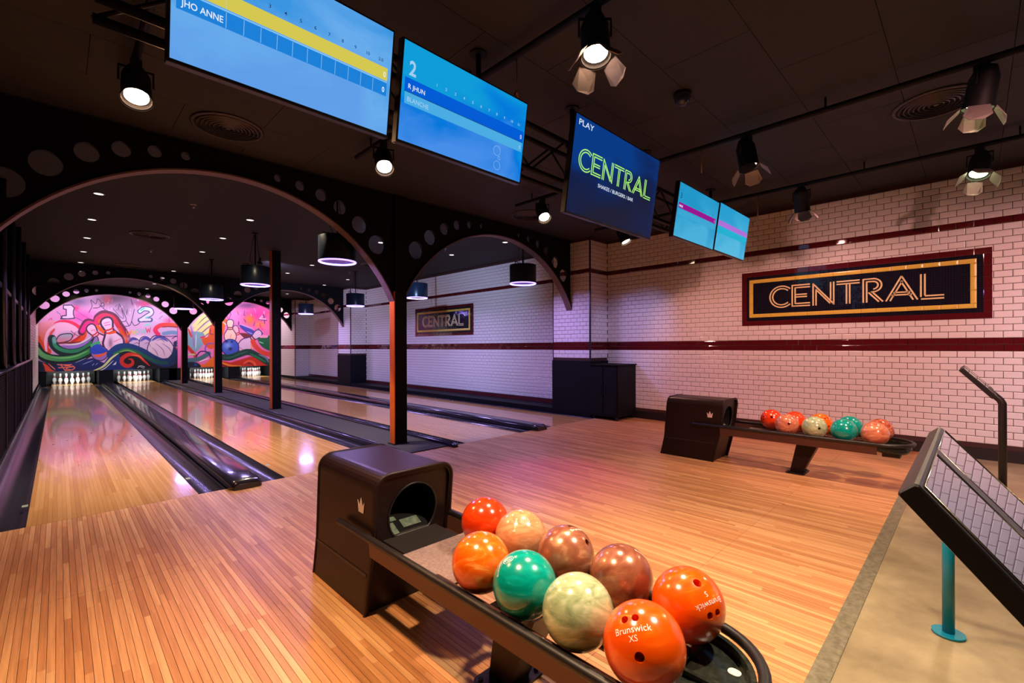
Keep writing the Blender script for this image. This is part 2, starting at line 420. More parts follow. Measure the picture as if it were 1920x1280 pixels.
# ---- pilasters: brown core, tiled faces, black edge trims, black foot panels
def pilaster(y0, y1, foot, name):
    p = struct(MB().box(XP, XR, y0, y1, 0.0, ZC).build(name, M['grout']))
    wf = []; wfr = []; ff = []; ffr = []
    zmin = 1.04 if foot else 0.10
    for k in range(0, NR):
        zc = rowz(k) + TH/2
        if zc < zmin + 0.02 or zc > ZC-0.03: continue
        off = TP/2 if k % 2 else 0
        for a, b, lst in ((y0+0.010, y1-0.010, wfr if k in RED else wf), (XP+0.010, XR-0.004, ffr if k in RED else ff)):
            n = max(1, round((b-a)/TP)); l = (b-a)/n
            ed = [a + l*j for j in range(n+1)] if k % 2 == 0 else [a] + [a + l*(j+0.5) for j in range(n)] + [b]
            for e0, e1 in zip(ed[:-1], ed[1:]): lst.append(((e0+e1)/2, zc, e1-e0))
    quick('side_tiles', wf, onR(XP), M['tile'], p); quick('side_accent_tiles', wfr, onR(XP), M['red'], p)
    quick('front_tiles', ff, onF(y0), M['tile'], p); quick('front_accent_tiles', ffr, onF(y0), M['red'], p)
    MB().box(XP-0.012, XP+0.012, y0-0.012, y0+0.012, 0.0, ZC).box(XP-0.012, XP+0.006, y1-0.012, y1+0.002, 0, ZC).build('edge_trim', M['pole'], p)
    if foot: MB().box(XP-0.025, XR, y0-0.025, y1+0.01, 0.0, 1.035).build('foot_panel', M['base_black'], p)
    return p
pilaster(4.97, 5.853, True, 'pilaster')
pilaster(14.68, 15.63, True, 'pilaster')
pilaster(19.73, YE, False, 'pilaster')

# ---- left wall: dark glazing with posts, tiled return near the mural
wl = struct(MB().box(XL-0.12, XL, YB, YE, -0.1, ZC).build('wall_left', M['base_black']))
cells = []
for k in range(0, NR):
    zc = rowz(k)+TH/2
    if zc < 0.1 or zc > ZC-0.03: continue
    y = 16.3 + (TP/2 if k % 2 else 0)
    while y < YM-0.1: cells.append((y, zc)); y += TP
MB().box(XL, XL+0.012, 16.2, YM, 0.0, ZC).build('grout_bed', M['grout'], wl)
quick('tiles', cells, onL(XL+0.012), M['tile'], wl)
for i, y0 in enumerate(np.arange(5.0, 15.5, 1.55)):
    w_ = MB().box(XL, XL+0.012, y0+0.09, y0+1.46, 1.08, ZC).build('window_%d' % (i+1), M['blueglass']); struct(w_)
    MB().cyl((XL+0.035, y0+0.035, 1.05), (XL+0.035, y0+0.035, ZC), 0.030, n=10).build('mullion_post', M['post'], w_)
    MB().box(XL, XL+0.03, y0, y0+1.55, 2.02, 2.07).build('transom', M['pole'], w_)
struct(MB().box(XL, XR, YB-0.12, YB, -0.1, ZC).build('wall_back', mat('dark_grey_wall', (0.035,0.03,0.03), 0.8)))
struct(MB().box(XL, XR, YE, YE+0.12, -0.1, ZC).build('wall_end', M['base_black']))
struct(MB().box(XL, XP, YM+0.02, YM+0.10, 3.30, ZC).build('trim_2', M['base_black']))

# mesh railing in front of the glazing: posts, top rail and a woven wire panel per bay
rail = thing('mesh_railing', 'black wire mesh railing with round top rail below the dark glazing', 'railing', (XL+0.055, 5.0, 0.0))
for j in range(8):
    y0 = j*1.5
    MB().box(-0.018, 0.018, y0-0.018, y0+0.018, 0.09, 1.03).build('post', M['pole'], rail)
    if j == 7: break
    g = MB()
    for q in range(1, 44): g.box(-0.004, 0.004, y0+q*1.5/44-0.004, y0+q*1.5/44+0.004, 0.12, 1.0)
    for q in range(1, 27): g.box(-0.003, 0.003, y0+0.02, y0+1.48, 0.12+q*0.033-0.003, 0.12+q*0.033+0.003)
    MB_o = g.build('mesh_panel', M['steel_black'], rail); MB_o['kind'] = 'stuff'
MB().tube([(0,-0.02,1.035),(0,10.55,1.035)], 0.022).build('top_rail', M['post'], rail)
MB().box(-0.015, 0.015, -0.02, 10.55, 0.085, 0.12).build('bottom_rail', M['steel_black'], rail)

# ---- ceiling: boards with open joints over the approach, plain charcoal over the lanes
ceil = struct(MB().box(XL, XR, YB, YE, ZC+0.03, ZC+0.2).box(XL, XR, 5.40, YE, ZC, ZC+0.03, 1).build('ceiling', [M['gap'], M['ceiling_lane']]))
pan = MB().bbox(-0.598, 0.598, -0.2985, 0.2985, 0, 0.03, 0.002).mesh('ceiling_panel', M['ceiling'])
r_ = 0
y = -0.195 - 0.6*6
while y < 5.39:
    y2 = min(y + 0.6, 5.39)
    x = XL - (0.55 if r_ % 2 else 1.15)
    while x < XR:
        xa, xb = max(x, XL), min(x + 1.2, XR)
        if xb - xa > 0.03:
            o = link('ceiling_panel', pan, ceil, ((xa+xb)/2, (y+y2)/2, ZC)); o.scale = ((xb-xa)/1.2, (y2-y)/0.6, 1)
        x += 1.2
    y += 0.6; r_ += 1

# ================================================================ ARCHES AND COLUMNS
CX = (3.15, 3.335)
HOLES = [(0.42,3.172,0.040), (0.66,3.146,0.055), (0.90,3.096,0.070), (1.13,3.000,0.085), (1.38,2.836,0.105), (1.615,2.620,0.120)]
def arch_bay(parent, cx, x0, x1, yc, zap, R):
    """spandrel plate with round holes above a segmental arch, and the curved flange under it"""
    zc = zap - R
    arc = lambda r: [(cx + dx, zc + math.sqrt(r*r - dx*dx)) for dx in np.linspace(x0-cx, x1-cx, 41)]
    cur = arc(R)
    outer = [(x0, ZC-0.001), (x0, cur[0][1])] + cur + [(x1, cur[-1][1]), (x1, ZC-0.001)]
    outer = [p for i, p in enumerate(outer) if i == 0 or (abs(p[0]-outer[i-1][0]) + abs(p[1]-outer[i-1][1])) > 1e-4]
    holes = []
    for dx, z, r in HOLES:
        for s in (-1, 1): holes.append([(cx + s*dx + r*math.cos(2*PI*i/24), z + (zap-3.085) + r*math.sin(2*PI*i/24)) for i in range(24)])
    vs, fs = fill2d(outer, holes, 0.05, 'spandrel')
    MB().add([(x, yc - z, y) for x, y, z in vs], fs).build('spandrel_plate', M['black'], parent)
    inn = arc(R)
    fl = MB(); secs = []
    for (xa, za) in inn:
        n = Vector((xa-cx, 0, za-zc)).normalized()
        p = Vector((xa, 0, za)); q = p - n*0.016
        secs.append([(p.x, yc-0.065, p.z), (p.x, yc+0.065, p.z), (q.x, yc+0.065, q.z), (q.x, yc-0.065, q.z)])
    fl.sweep(None, secs, 0, False); fl.build('arch_flange', M['brown_steel'], parent)
def column(y0, label, arch):
    p = thing('column', label, 'column', (0,0,0))
    p['kind'] = 'structure'
    top = ZC
    yc = y0 + 0.065
    MB().box(CX[0]+0.012, CX[1], y0, y0+0.13, 0.012, top).build('shaft', M['black'], p)
    MB().box(CX[0], CX[0]+0.012, y0+0.004, y0+0.126, 0.012, 2.04 if arch else top-0.001).build('orange_side_board', M['orange'], p)
    MB().box(CX[0]-0.02, CX[1]+0.02, y0-0.02, y0+0.15, 0.012, 0.022).build('base_plate', M['steel_black'], p)
    if arch:
        arch_bay(p, 1.31, XL, CX[0]+0.012, yc, 3.085, 2.05)
        arch_bay(p, 5.13, CX[1], XP, yc, 3.10, 2.05)
column(5.38, 'black column with orange side board carrying the arch closest to the ball return', True)
column(10.28, 'plain black column with orange side board reaching the ceiling without an arch', False)
column(15.16, 'black column with orange side board carrying the middle arch over the lanes', True)
column(20.07, 'black column with orange side board carrying the arch in front of the murals', True)
# ================================================================ BALL RETURNS
def interp(z, tab):
    return float(np.interp(z, [a for a, b in tab], [b for a, b in tab]))
YF = [(0, 2.072), (0.34, 1.987), (0.70, 1.952)]
YK = [(0, 2.695), (0.21, 2.645), (0.70, 2.605)]
Y0 = 1.30
def ball_return(cx, label):
    t = thing('ball_return', label, 'ball return', (cx, Y0, 0), 0, 'ball returns on the approach')
    hx, hw, zt, r = 0.0125, 0.222, 0.695, 0.075
    def prof(d):
        h, z, q = hw-d, zt-d, r-d*0.6
        p = [(-h, 0.0), (-h, 0.1), (-h, 0.22), (-h, 0.34), (-h, 0.45), (-h, z-q)]
        p += [(-h+q-q*math.cos(a), z-q+q*math.sin(a)) for a in np.linspace(0, PI/2, 8)[1:]]
        return p + [(-x, zz) for x, zz in p[::-1]]
    po, pi_ = prof(0), prof(0.016)
    ring = po + pi_[::-1]
    def pt(x, z, s): return (hx + x, interp(z, YF)*(1-s) + interp(z, YK)*s - Y0, z)
    hood = MB(); secs = []
    for s in (0.0, 0.04, 0.5, 0.96, 1.0):
        e = 0.985 if s in (0.0, 1.0) else 1.0
        secs.append([pt(x*e if i < len(po) else x, z, s) for i, (x, z) in enumerate(ring)])
    hood.sweep(None, secs, 0, False).build('hood_shell', M['hood'], t)
    # front plate with the round mouth, leaning with the shell
    out = [(x, z) for x, z in prof(0.010)]
    mc, mr = 0.475, 0.138
    hole = []
    for i in range(40):
        a = 2*PI*i/40; x, z = mr*math.cos(a), mc + mr*math.sin(a)*1.06
        hole.append((x, max(z, 0.372)))
    for nm, s, hs in (('front_plate', 0.035, [hole]), ('back_plate', 0.97, [])):
        vs, fs = fill2d(out, hs, 0.012, nm)
        MB().add([(hx + x, interp(y, YF)*(1-s) + interp(y, YK)*s - Y0 + zz, y) for x, y, zz in vs], fs).build(nm, M['hood'], t)
    rim = MB().tube([pt(x*0.99, z, 0.004) for x, z in po], 0.009, 8)
    rim.build('front_rim', M['hood'], t)
    MB().tube([pt(x*0.99, z, 0.998) for x, z in po], 0.007, 8).build('rear_rim', M['hood'], t)
    MB().tube([(hx+x, interp(z, YF)*(0.965) + interp(z, YK)*0.035 - Y0 - 0.006, z) for x, z in hole], 0.006, 6, 0, True).build('mouth_ring', M['rubber'], t)
    MB().cyl((hx, 2.02-Y0, mc), (hx, 2.50-Y0, mc), 0.150, 0.150, 32, cap=False).build('ball_tunnel', M['rubber'], t)
    for sx in (-1, 1):
        xx = hx + sx*hw
        MB().box(min(xx, xx+sx*.004), max(xx, xx+sx*.004), 2.05-Y0, 2.63-Y0, 0.200, 0.213).build('groove_strip', M['rubber'], t)
    cr = [(-.024,0),(.024,0),(.034,.056),(.015,.034),(0,.072),(-.015,.034),(-.034,.056)]
    MB().prism(cr, lambda u, v, a: (hx-hw-0.001-a, 2.10-Y0-u, 0.497+v), 0.0, 0.0015).build('crown_emblem', M['silver'], t)
    # track
    MB().box(-0.15, 0.15, 1.80-Y0, 2.20-Y0, 0.362, 0.372).build('ramp_plate', M['rubber'], t)
    sl = lambda u, v, a: (u, 2.01-Y0 + v*0.90 - a*0.43, 0.374 + v*0.43 + a*0.90)
    MB().prism([(-0.128, 0), (0.128, 0), (0.128, 0.24), (-0.128, 0.24)], sl, -0.004, 0.0).build('inner_ramp', M['rubber'], t)
    for x0, x1, y0, y1 in ((-0.120, -0.050, 0.005, 0.080), (-0.012, 0.090, 0.030, 0.085), (-0.060, -0.025, 0.090, 0.118)):
        MB().prism([(x0, y0), (x1, y0), (x1, y1), (x0, y1)], sl, 0.0002, 0.0012).build('sticker', M['sticker'], t)
    MB().box(-0.205, 0.205, 1.44-Y0, 1.80-Y0, 0.362, 0.372).build('grey_pad', M['pad'], t)
    R_ = 0.238; yc = 0.618
    path = [(-R_, 2.285-Y0, 0.415), (-R_, 1.6-Y0, 0.415), (-R_, 1.1-Y0, 0.415), (-R_, yc-Y0, 0.415)]
    path += [(-R_*math.cos(a), yc - R_*math.sin(a) - Y0, 0.415) for a in np.linspace(0, PI, 25)[1:-1]]
    path += [(R_, yc-Y0, 0.415), (R_, 1.1-Y0, 0.415), (R_, 1.6-Y0, 0.415), (R_, 2.285-Y0, 0.415)]
    MB().tube(path, 0.0165, 12).build('bumper_rail', M['rubber'], t)
    for sx in (-1, 1):
        b = MB()
        pr = [(0.232, 0.402), (0.222, 0.402), (0.218, 0.335), (0.190, 0.330), (0.190, 0.322), (0.226, 0.322)]
        b.prism(pr if sx > 0 else [(x, z) for x, z in pr], lambda u, v, a: (sx*u, a, v), yc-Y0, 1.985-Y0)
        b.build('side_beam', M['bronze_bar'], t)
        for x in (0.082, 0.190):
            MB().cyl((sx*x, 0.60-Y0, 0.390), (sx*x, 1.50-Y0, 0.390), 0.0115, n=8).build('ball_rod', M['bronze_bar'], t)
    arc = lambda r, a0, a1, n: [(-r*math.cos(a), yc - r*math.sin(a)) for a in np.linspace(a0, a1, n)]
    # end dish
    pl = arc(0.226, 0.0, PI, 25)
    MB().prism([(x, y-Y0) for x, y in pl], lambda u, v, a: (u, v, a), 0.362, 0.372).build('end_dish', M['dish'], t)
    MB().prism([(x, y-Y0) for x, y in arc(0.219, 0.0, PI, 25) + arc(0.205, PI, 0.0, 25)], lambda u, v, a: (u, v, a), 0.372, 0.402).build('dish_wall', M['dish'], t)
    MB().box(-0.006, 0.006, 0.405-Y0, 0.60-Y0, 0.372, 0.390).build('dish_rib', M['dish'], t)
    MB().box(-0.20, 0.20, 0.595-Y0, 0.612-Y0, 0.362, 0.382).build('dish_rib', M['dish'], t)
    sr = MB().lathe([(0.001,0.012),(0.055,0.010),(0.075,0.002),(0.082,-0.004)], 24, c=(-0.085, 0.53-Y0, 0.374)).build('dish_boss', M['dish'], t)
    st = rrect(0.095, 0.125, 0.465, 0.500, 0.013, 4)
    MB().prism([(x, y-Y0) for x, y in st], lambda u, v, a: (u, v, a), 0.3722, 0.3735).build('oval_sticker', M['white'], t)
    # underside box, leg, foot plate
    MB().bbox(-0.07, 0.07, 0.47-Y0, 0.60-Y0, 0.285, 0.330, 0.006).build('sensor_box', M['rubber'], t)
    MB().cyl((0, 0.54-Y0, 0.325), (0, 0.54-Y0, 0.364), 0.12, 0.14, 24).build('dish_support', M['dish'], t)
    leg = MB()
    top = [(-0.075, 1.085), (0.075, 1.085), (0.075, 1.275), (-0.075, 1.275)]; bot = [(-0.055, 1.235), (0.055, 1.235), (0.055, 1.345), (-0.055, 1.345)]
    leg.sweep(None, [[(x, y-Y0, 0.012) for x, y in bot], [(x, y-Y0, 0.335) for x, y in top]])
    leg.build('leg', M['hood'], t)
    MB().box(-0.19, 0.19, 1.10-Y0, 1.26-Y0, 0.333, 0.352).build('cross_bracket', M['rubber'], t)
    MB().prism(rrect(-0.125, 0.125, 1.205-Y0, 1.375-Y0, 0.03, 4), lambda u, v, a: (u, v, a), 0.001, 0.012).build('foot_plate', M['rubber'], t)
    for sx in (-1, 1):
        for y in (1.235, 1.345):
            MB().cyl((sx*0.098, y-Y0, 0.012), (sx*0.098, y-Y0, 0.020), 0.011, n=6, smooth=False).build('bolt', M['steel_black'], t)
    return t
ball_return(1.255, 'black ball return beside the double lane cap, holding the nine bowling balls in front')
ball_return(5.425, 'black ball return standing by the white tiled wall with its rack of balls')

# ---- the balls -----------------------------------------------------------
RB = 0.108
def hole_dir(a, b):
    v = Vector((a, b, math.sqrt(max(0, RB*RB - a*a - b*b)))); return v.normalized()
GRIP = [((-0.0145, 0.040), 0.0098), ((0.0145, 0.040), 0.0098), ((0.004, -0.047), 0.0125)]
def ball_mesh():
    b = MB()
    bm = bmesh.new(); bmesh.ops.create_uvsphere(bm, u_segments=56, v_segments=36, radius=RB); me = bpy.data.meshes.new('ball_body'); bm.to_mesh(me); bm.free()
    cut = MB()
    for (a, c), r in GRIP:
        d = hole_dir(a, c); cut.cyl(d*(RB*0.62), d*(RB*1.15), r, n=20)
    cm = cut.mesh('cut', [])
    o = link('ball_body', me); c = link('cut', cm)
    md = o.modifiers.new('holes', 'BOOLEAN'); md.object = c; md.operation = 'DIFFERENCE'; md.solver = 'EXACT'
    bpy.context.view_layer.update()
    dg = bpy.context.evaluated_depsgraph_get()
    res = bpy.data.meshes.new_from_object(o.evaluated_get(dg)); res.name = 'bowling_ball'
    bpy.data.objects.remove(o); bpy.data.objects.remove(c)
    for p in res.polygons: p.use_smooth = True
    try: res.set_sharp_from_angle(angle=math.radians(35))
    except Exception: pass
    res.materials.clear(); res.materials.append(None)
    return res
BALL = ball_mesh()
def swirl(name, a, b, c=None, scale=7.0, rough=0.18, lo=0.42, hi=0.62, metal=0.0):
    m = mat(name, a, rough, metal, coat=0.6, coat_r=0.17); t = NT(m)
    tc = t.n('ShaderNodeTexCoord'); mp = t.n('ShaderNodeMapping'); mp.inputs['Scale'].default_value = (1.0, 2.2, 0.8); mp.inputs['Rotation'].default_value = (0.7, 0.4, 0.9)
    oi = t.n('ShaderNodeObjectInfo'); t.l(tc.outputs['Object'], mp.inputs[0])
    of = t.n('ShaderNodeCombineXYZ'); t.l(t.math('MULTIPLY', oi.outputs['Random'], 9.0), of.inputs[0]); t.l(of.outputs[0], mp.inputs['Location'])
    ns = t.n('ShaderNodeTexNoise', Scale=scale, Detail=4.0, Roughness=0.55, Distortion=2.4); t.l(mp.outputs[0], ns.inputs['Vector'])
    st = [(lo, a), (hi, b)] + ([(min(hi+0.14, 1), c)] if c else [])
    t.l(t.ramp(ns.outputs['Fac'], st), t.b.inputs['Base Color'])
    return m
MBALL = {
 'red': swirl('red_orange_ball', lin((214,52,8)), lin((236,72,14)), None, 6),
 'amber': swirl('amber_orange_ball', lin((236,92,8)), lin((244,112,20)), lin((250,170,80)), 7, lo=0.4, hi=0.58),
 'orange': swirl('orange_ball', lin((240,84,4)), lin((244,98,8)), lin((248,146,64)), 8, lo=0.45, hi=0.62),
 'tan': swirl('peach_pearl_ball', lin((196,132,92)), lin((220,160,116)), None, 9),
 'bronze': swirl('bronze_pearl_ball', lin((126,66,46)), lin((164,102,74)), lin((208,156,120)), 5, 0.24, 0.36, 0.6, 0.2),
 'teal': swirl('teal_pearl_ball', lin((0,142,130)), lin((0,164,152)), lin((96,206,194)), 7, lo=0.45, hi=0.66),
 'sage': swirl('pale_green_pearl_ball', lin((140,158,116)), lin((176,190,148)), lin((200,206,170)), 9, lo=0.34, hi=0.55),
 'rust': swirl('rust_pearl_ball', lin((150,66,40)), lin((188,100,66)), lin((214,150,112)), 8, lo=0.4, hi=0.6),
 'pink': swirl('pink_pearl_ball', lin((178,98,70)), lin((206,132,98)), lin((226,170,136)), 7, lo=0.38, hi=0.58)}
def on_ball(vs, dx, dy, ang=0.0, r=RB+0.0005):
    c, s = math.cos(ang), math.sin(ang); out = []
    for x, y in vs:
        x, y = c*x - s*y + dx, s*x + c*y + dy
        ax, ay = x/RB, y/RB; q = math.hypot(ax, ay)
        k = math.sin(q)/q if q > 1e-6 else 1.0
        out.append((ax*k*r, ay*k*r, math.cos(q)*r))
    return out
def ball(x, y, m, z, up, label, prints=(), logo=None, zc=0.4975):
    o = link('bowling_ball', BALL)
    o.material_slots[0].link = 'OBJECT'; o.material_slots[0].material = MBALL[m]
    ez = Vector(z).normalized(); ey = Vector(up); ey = (ey - ez*ey.dot(ez)).normalized(); ex = ey.cross(ez)
    frame(o, (x, y, zc), ex, ey, ez)
    tag(o, label, 'bowling ball', 'bowling balls on the returns')
    for s, sz, dx, dy, an in prints:
        vs, fs = text2d(s, sz); wd = max(q[0] for q in vs)
        MB().add(on_ball([(px - wd/2, py) for px, py in vs], dx, dy, an), fs).build('lettering', M['white'], o)
    if logo:
        dx, dy, rr = logo; lm = MB()
        for r2 in (rr, rr*0.62):
            pts = [(r2*1.15*math.cos(a), r2*0.85*math.sin(a)) for a in np.linspace(0, 2*PI, 24, endpoint=False)]
            lm.tube(on_ball(pts, dx, dy, r=RB), 0.0011, 6, 0, True)
        pts = [(rr*0.3*math.cos(a), rr*0.22*math.sin(a)) for a in np.linspace(0.6, 2*PI, 12, endpoint=False)]
        lm.tube(on_ball(pts, dx, dy, r=RB), 0.0011, 6)
        lm.build('emblem', M['white'], o)
XLb, XRb = 1.119, 1.392
ball(XRb, 1.586, 'red', (0.6,0.7,-0.35), (0,0,1), 'deep red-orange bowling ball next to the mouth of the ball return')
ball(XRb, 1.357, 'tan', (0.55,0.6,-0.4), (0,0,1), 'peach pearl bowling ball with a printed ring logo, between red-orange and bronze balls')
ball(XRb, 1.112, 'bronze', (0.284,-0.411,0.866), (0.119,0.912,0.393), 'bronze pearl bowling ball with finger holes on top, beside the teal ball', [('Brunswick', 0.02, 0.0, 0.006, 0)])
ball(XRb, 0.868, 'bronze', (0.7,-0.3,0.5), (0,0,1), 'streaky bronze bowling ball between the pale green ball and the orange S ball', [('Brunswick', 0.017, -0.03, 0.03, 1.3)])
ball(XRb, 0.630, 'orange', (-0.353,-0.74,0.573), (-0.133,-0.566,-0.814), 'orange bowling ball marked S with upside-down white lettering, at the rack end', [('Brunswick', 0.024, 0.0, 0.004, 0), ('S', 0.02, 0.0, -0.020, 0)])
ball(XLb, 1.298, 'amber', (0.5,0.5,-0.7), (0,0,1), 'amber orange bowling ball with a yellow flame swirl, before the teal ball')
ball(XLb, 1.072, 'teal', (0.6,0.4,-0.5), (0,0,1), 'glossy teal bowling ball between the amber ball and the pale green ball')
ball(XLb, 0.849, 'sage', (0.5,0.6,-0.3), (0,0,1), 'pale green marbled bowling ball beside the orange XS ball')
ball(XLb, 0.628, 'orange', (-0.765,-0.128,0.631), (0.48,0.54,0.691), 'orange bowling ball marked XS above its thumb hole', [('Brunswick', 0.0235, 0.002, 0.006, 0), ('XS', 0.02, 0.0, -0.014, 0)])
# printed rings on the teal and peach balls (they show on the top)
for (x, y, z, up, nm) in ((XLb, 1.072, (-0.486,0.24,0.841), (0.754,0.602,0.264), 'teal'), (XRb, 1.357, (-0.297,-0.517,0.803), (0.496,0.634,0.593), 'peach')):
    par = [o for o in COL.objects if o.name.startswith('bowling_ball') and nm in o.get('label', '') and (o.location - Vector((x, y, 0.4975))).length < 0.02][0]
    ez = Vector(z).normalized(); ey = Vector(up); ey = (ey - ez*ey.dot(ez)).normalized(); ex = ey.cross(ez)
    Rm = Matrix((ex, ey, ez)).transposed().to_4x4(); loc = par.matrix_basis.to_3x3().inverted().to_4x4() @ Rm
    lm = MB()
    for r2 in (0.017, 0.011, 0.005):
        lm.tube(on_ball([(r2*1.1*math.cos(a), r2*0.9*math.sin(a)) for a in np.linspace(0, 2*PI, 20, endpoint=False)], 0, 0, r=RB), 0.0010, 6, 0, True)
    e = lm.build('emblem', M['white'], par); e.matrix_local = loc
    vs, fs = text2d('Brunswick', 0.014); wd = max(q[0] for q in vs)
    e = MB().add(on_ball([(px-wd/2, py) for px, py in vs], -0.036, -0.012, 1.3), fs).build('lettering', M['white'], par); e.matrix_local = loc
fx = 5.425 - 1.255
ball(XRb+fx, 1.570, 'red', (-0.957,0.159,0.242), (0.114,0.975,-0.191), 'red-orange bowling ball alone nearest the hood of the return by the tiled wall')
ball(XLb+fx, 1.350, 'pink', (-0.872,-0.442,-0.209), (0.213,0.043,-0.976), 'pinkish bowling ball in front of an orange one on the return by the tiled wall')
ball(XRb+fx, 1.345, 'red', (0.5,0.5,-0.2), (0,0,1), 'red-orange bowling ball half hidden behind the pinkish ball by the tiled wall')
ball(XLb+fx, 1.112, 'sage', (-0.743,-0.561,-0.366), (0.309,0.197,-0.93), 'pale green bowling ball with finger holes showing, on the return by the tiled wall')
ball(XRb+fx, 1.115, 'amber', (-0.602,-0.711,0.362), (0.244,0.268,0.932), 'amber bowling ball behind the pale green ball by the tiled wall')
ball(XLb+fx, 0.875, 'teal', (0.5,0.5,-0.2), (0,0,1), 'teal bowling ball in the front row of the return by the tiled wall')
ball(XRb+fx, 0.870, 'teal', (0.5,0.6,-0.2), (0,0,1), 'teal bowling ball in the wall-side row of the return by the tiled wall')
ball(XLb+fx, 0.640, 'pink', (0.5,0.5,-0.3), (0,0,1), 'peach marbled bowling ball at the rounded end of the return by the tiled wall')
ball(XRb+fx, 0.635, 'rust', (0.5,0.6,-0.3), (0,0,1), 'rust brown bowling ball behind the peach one at the end by the tiled wall')

# ================================================================ PINS
prof = [(0.0005,0.0),(0.026,0.0),(0.0285,0.008),(0.036,0.045),(0.0525,0.085),(0.0605,0.115),(0.0575,0.150),(0.045,0.190),(0.0315,0.220),(0.0255,0.238),(0.0235,0.246),(0.0230,0.254),(0.0233,0.262),(0.0240,0.270),(0.0275,0.300),(0.0320,0.330),(0.0323,0.345),(0.0285,0.365),(0.018,0.377),(0.0005,0.381)]
mis = [1 if 0.218 < (prof[i][1]+prof[i+1][1])/2 < 0.246 or 0.256 < (prof[i][1]+prof[i+1][1])/2 < 0.272 else 0 for i in range(len(prof)-1)]
PIN = MB().lathe(prof, 20, mis).mesh('bowling_pin', [M['pin'], M['pinred']])
prow = ['white head pin', 'white pin in the second row', 'white pin in the third row', 'white pin in the back row']
plab = ['of the rack beside the tiled return and railing', 'of the rack under the red spiral of the mural', 'of the rack just past the column walkway', 'of the rack under the blue ball mural']
for i, (a, b) in enumerate(LANES):
    c = (a+b)/2
    for row in range(4):
        for k in range(row+1):
            tag(link('bowling_pin', PIN, None, (c + (k - row/2)*0.3048, 22.86 + row*0.264, 0.0)), prow[row] + ' ' + plab[i], 'bowling pin', 'rack of ten pins, set %d' % (i+1))

# pit: dark kickbacks, curtain and mask foot under the murals
for i, (xa, xb) in enumerate([(-0.465, -0.29), (1.04, 1.44), (2.80, 3.10), (3.36, 3.78), (5.13, 5.57), (6.90, 6.94)]):
    tag(MB().box(xa, xb, YM+0.021, 24.08, -0.02, 0.55).build('kickback', M['base_black']),
        ['black pinsetter side panel beside the tiled return', 'black pinsetter divider between pin sets 1 and 2', 'black pinsetter side panel left of the far column', 'black pinsetter side panel right of the far column', 'black pinsetter divider under the blue ball mural', 'thin black pinsetter side panel against the far pilaster'][i], 'side panel', 'pinsetter panels')
for i, (a, b) in enumerate(LANES):
    tag(MB().box(a-0.12, b+0.12, 24.1, 24.16, -0.05, 0.9).build('pit_curtain', M['rubber']), ['dark pit curtain behind the pins of the lane by the railing', 'dark pit curtain behind the pins of the lane left of the columns', 'dark pit curtain behind the pins right of the columns', 'dark pit curtain behind the pins of the lane by the tiled wall'][i], 'curtain', 'pit curtains')
    tl = thing('pit_light', ['pit lamp above the pins of the lane by the railing', 'pit lamp above the pins of the lane left of the columns', 'pit lamp above the pins right of the columns', 'pit lamp above the pins of the lane by the tiled wall'][i], 'lamp', ((a+b)/2, YM+0.052, 0.60), 0, 'pit lamps')
    MB().box(-0.45, 0.45, -0.03, 0.05, 0.0, 0.05).build('housing', M['steel_black'], tl)
    MB().cyl((-0.43, 0.01, -0.012), (0.43, 0.01, -0.012), 0.012, n=8).build('tube', mat('pit_tube', (1,1,1), 0.5, emit=(0.9,0.97,1.0), es=6.0), tl)
    ld = bpy.data.lights.new('pit_lamp_light', 'AREA'); ld.shape = 'RECTANGLE'; ld.size = 0.9; ld.size_y = 0.06; ld.energy = E_PIN; ld.color = (0.92, 0.97, 1.0)
    lo = bpy.data.objects.new('pit_lamp_light', ld); COL.objects.link(lo); lo.parent = tl; lo.location = (0, 0.03, -0.03); lo.rotation_euler = (math.radians(32), 0, 0)

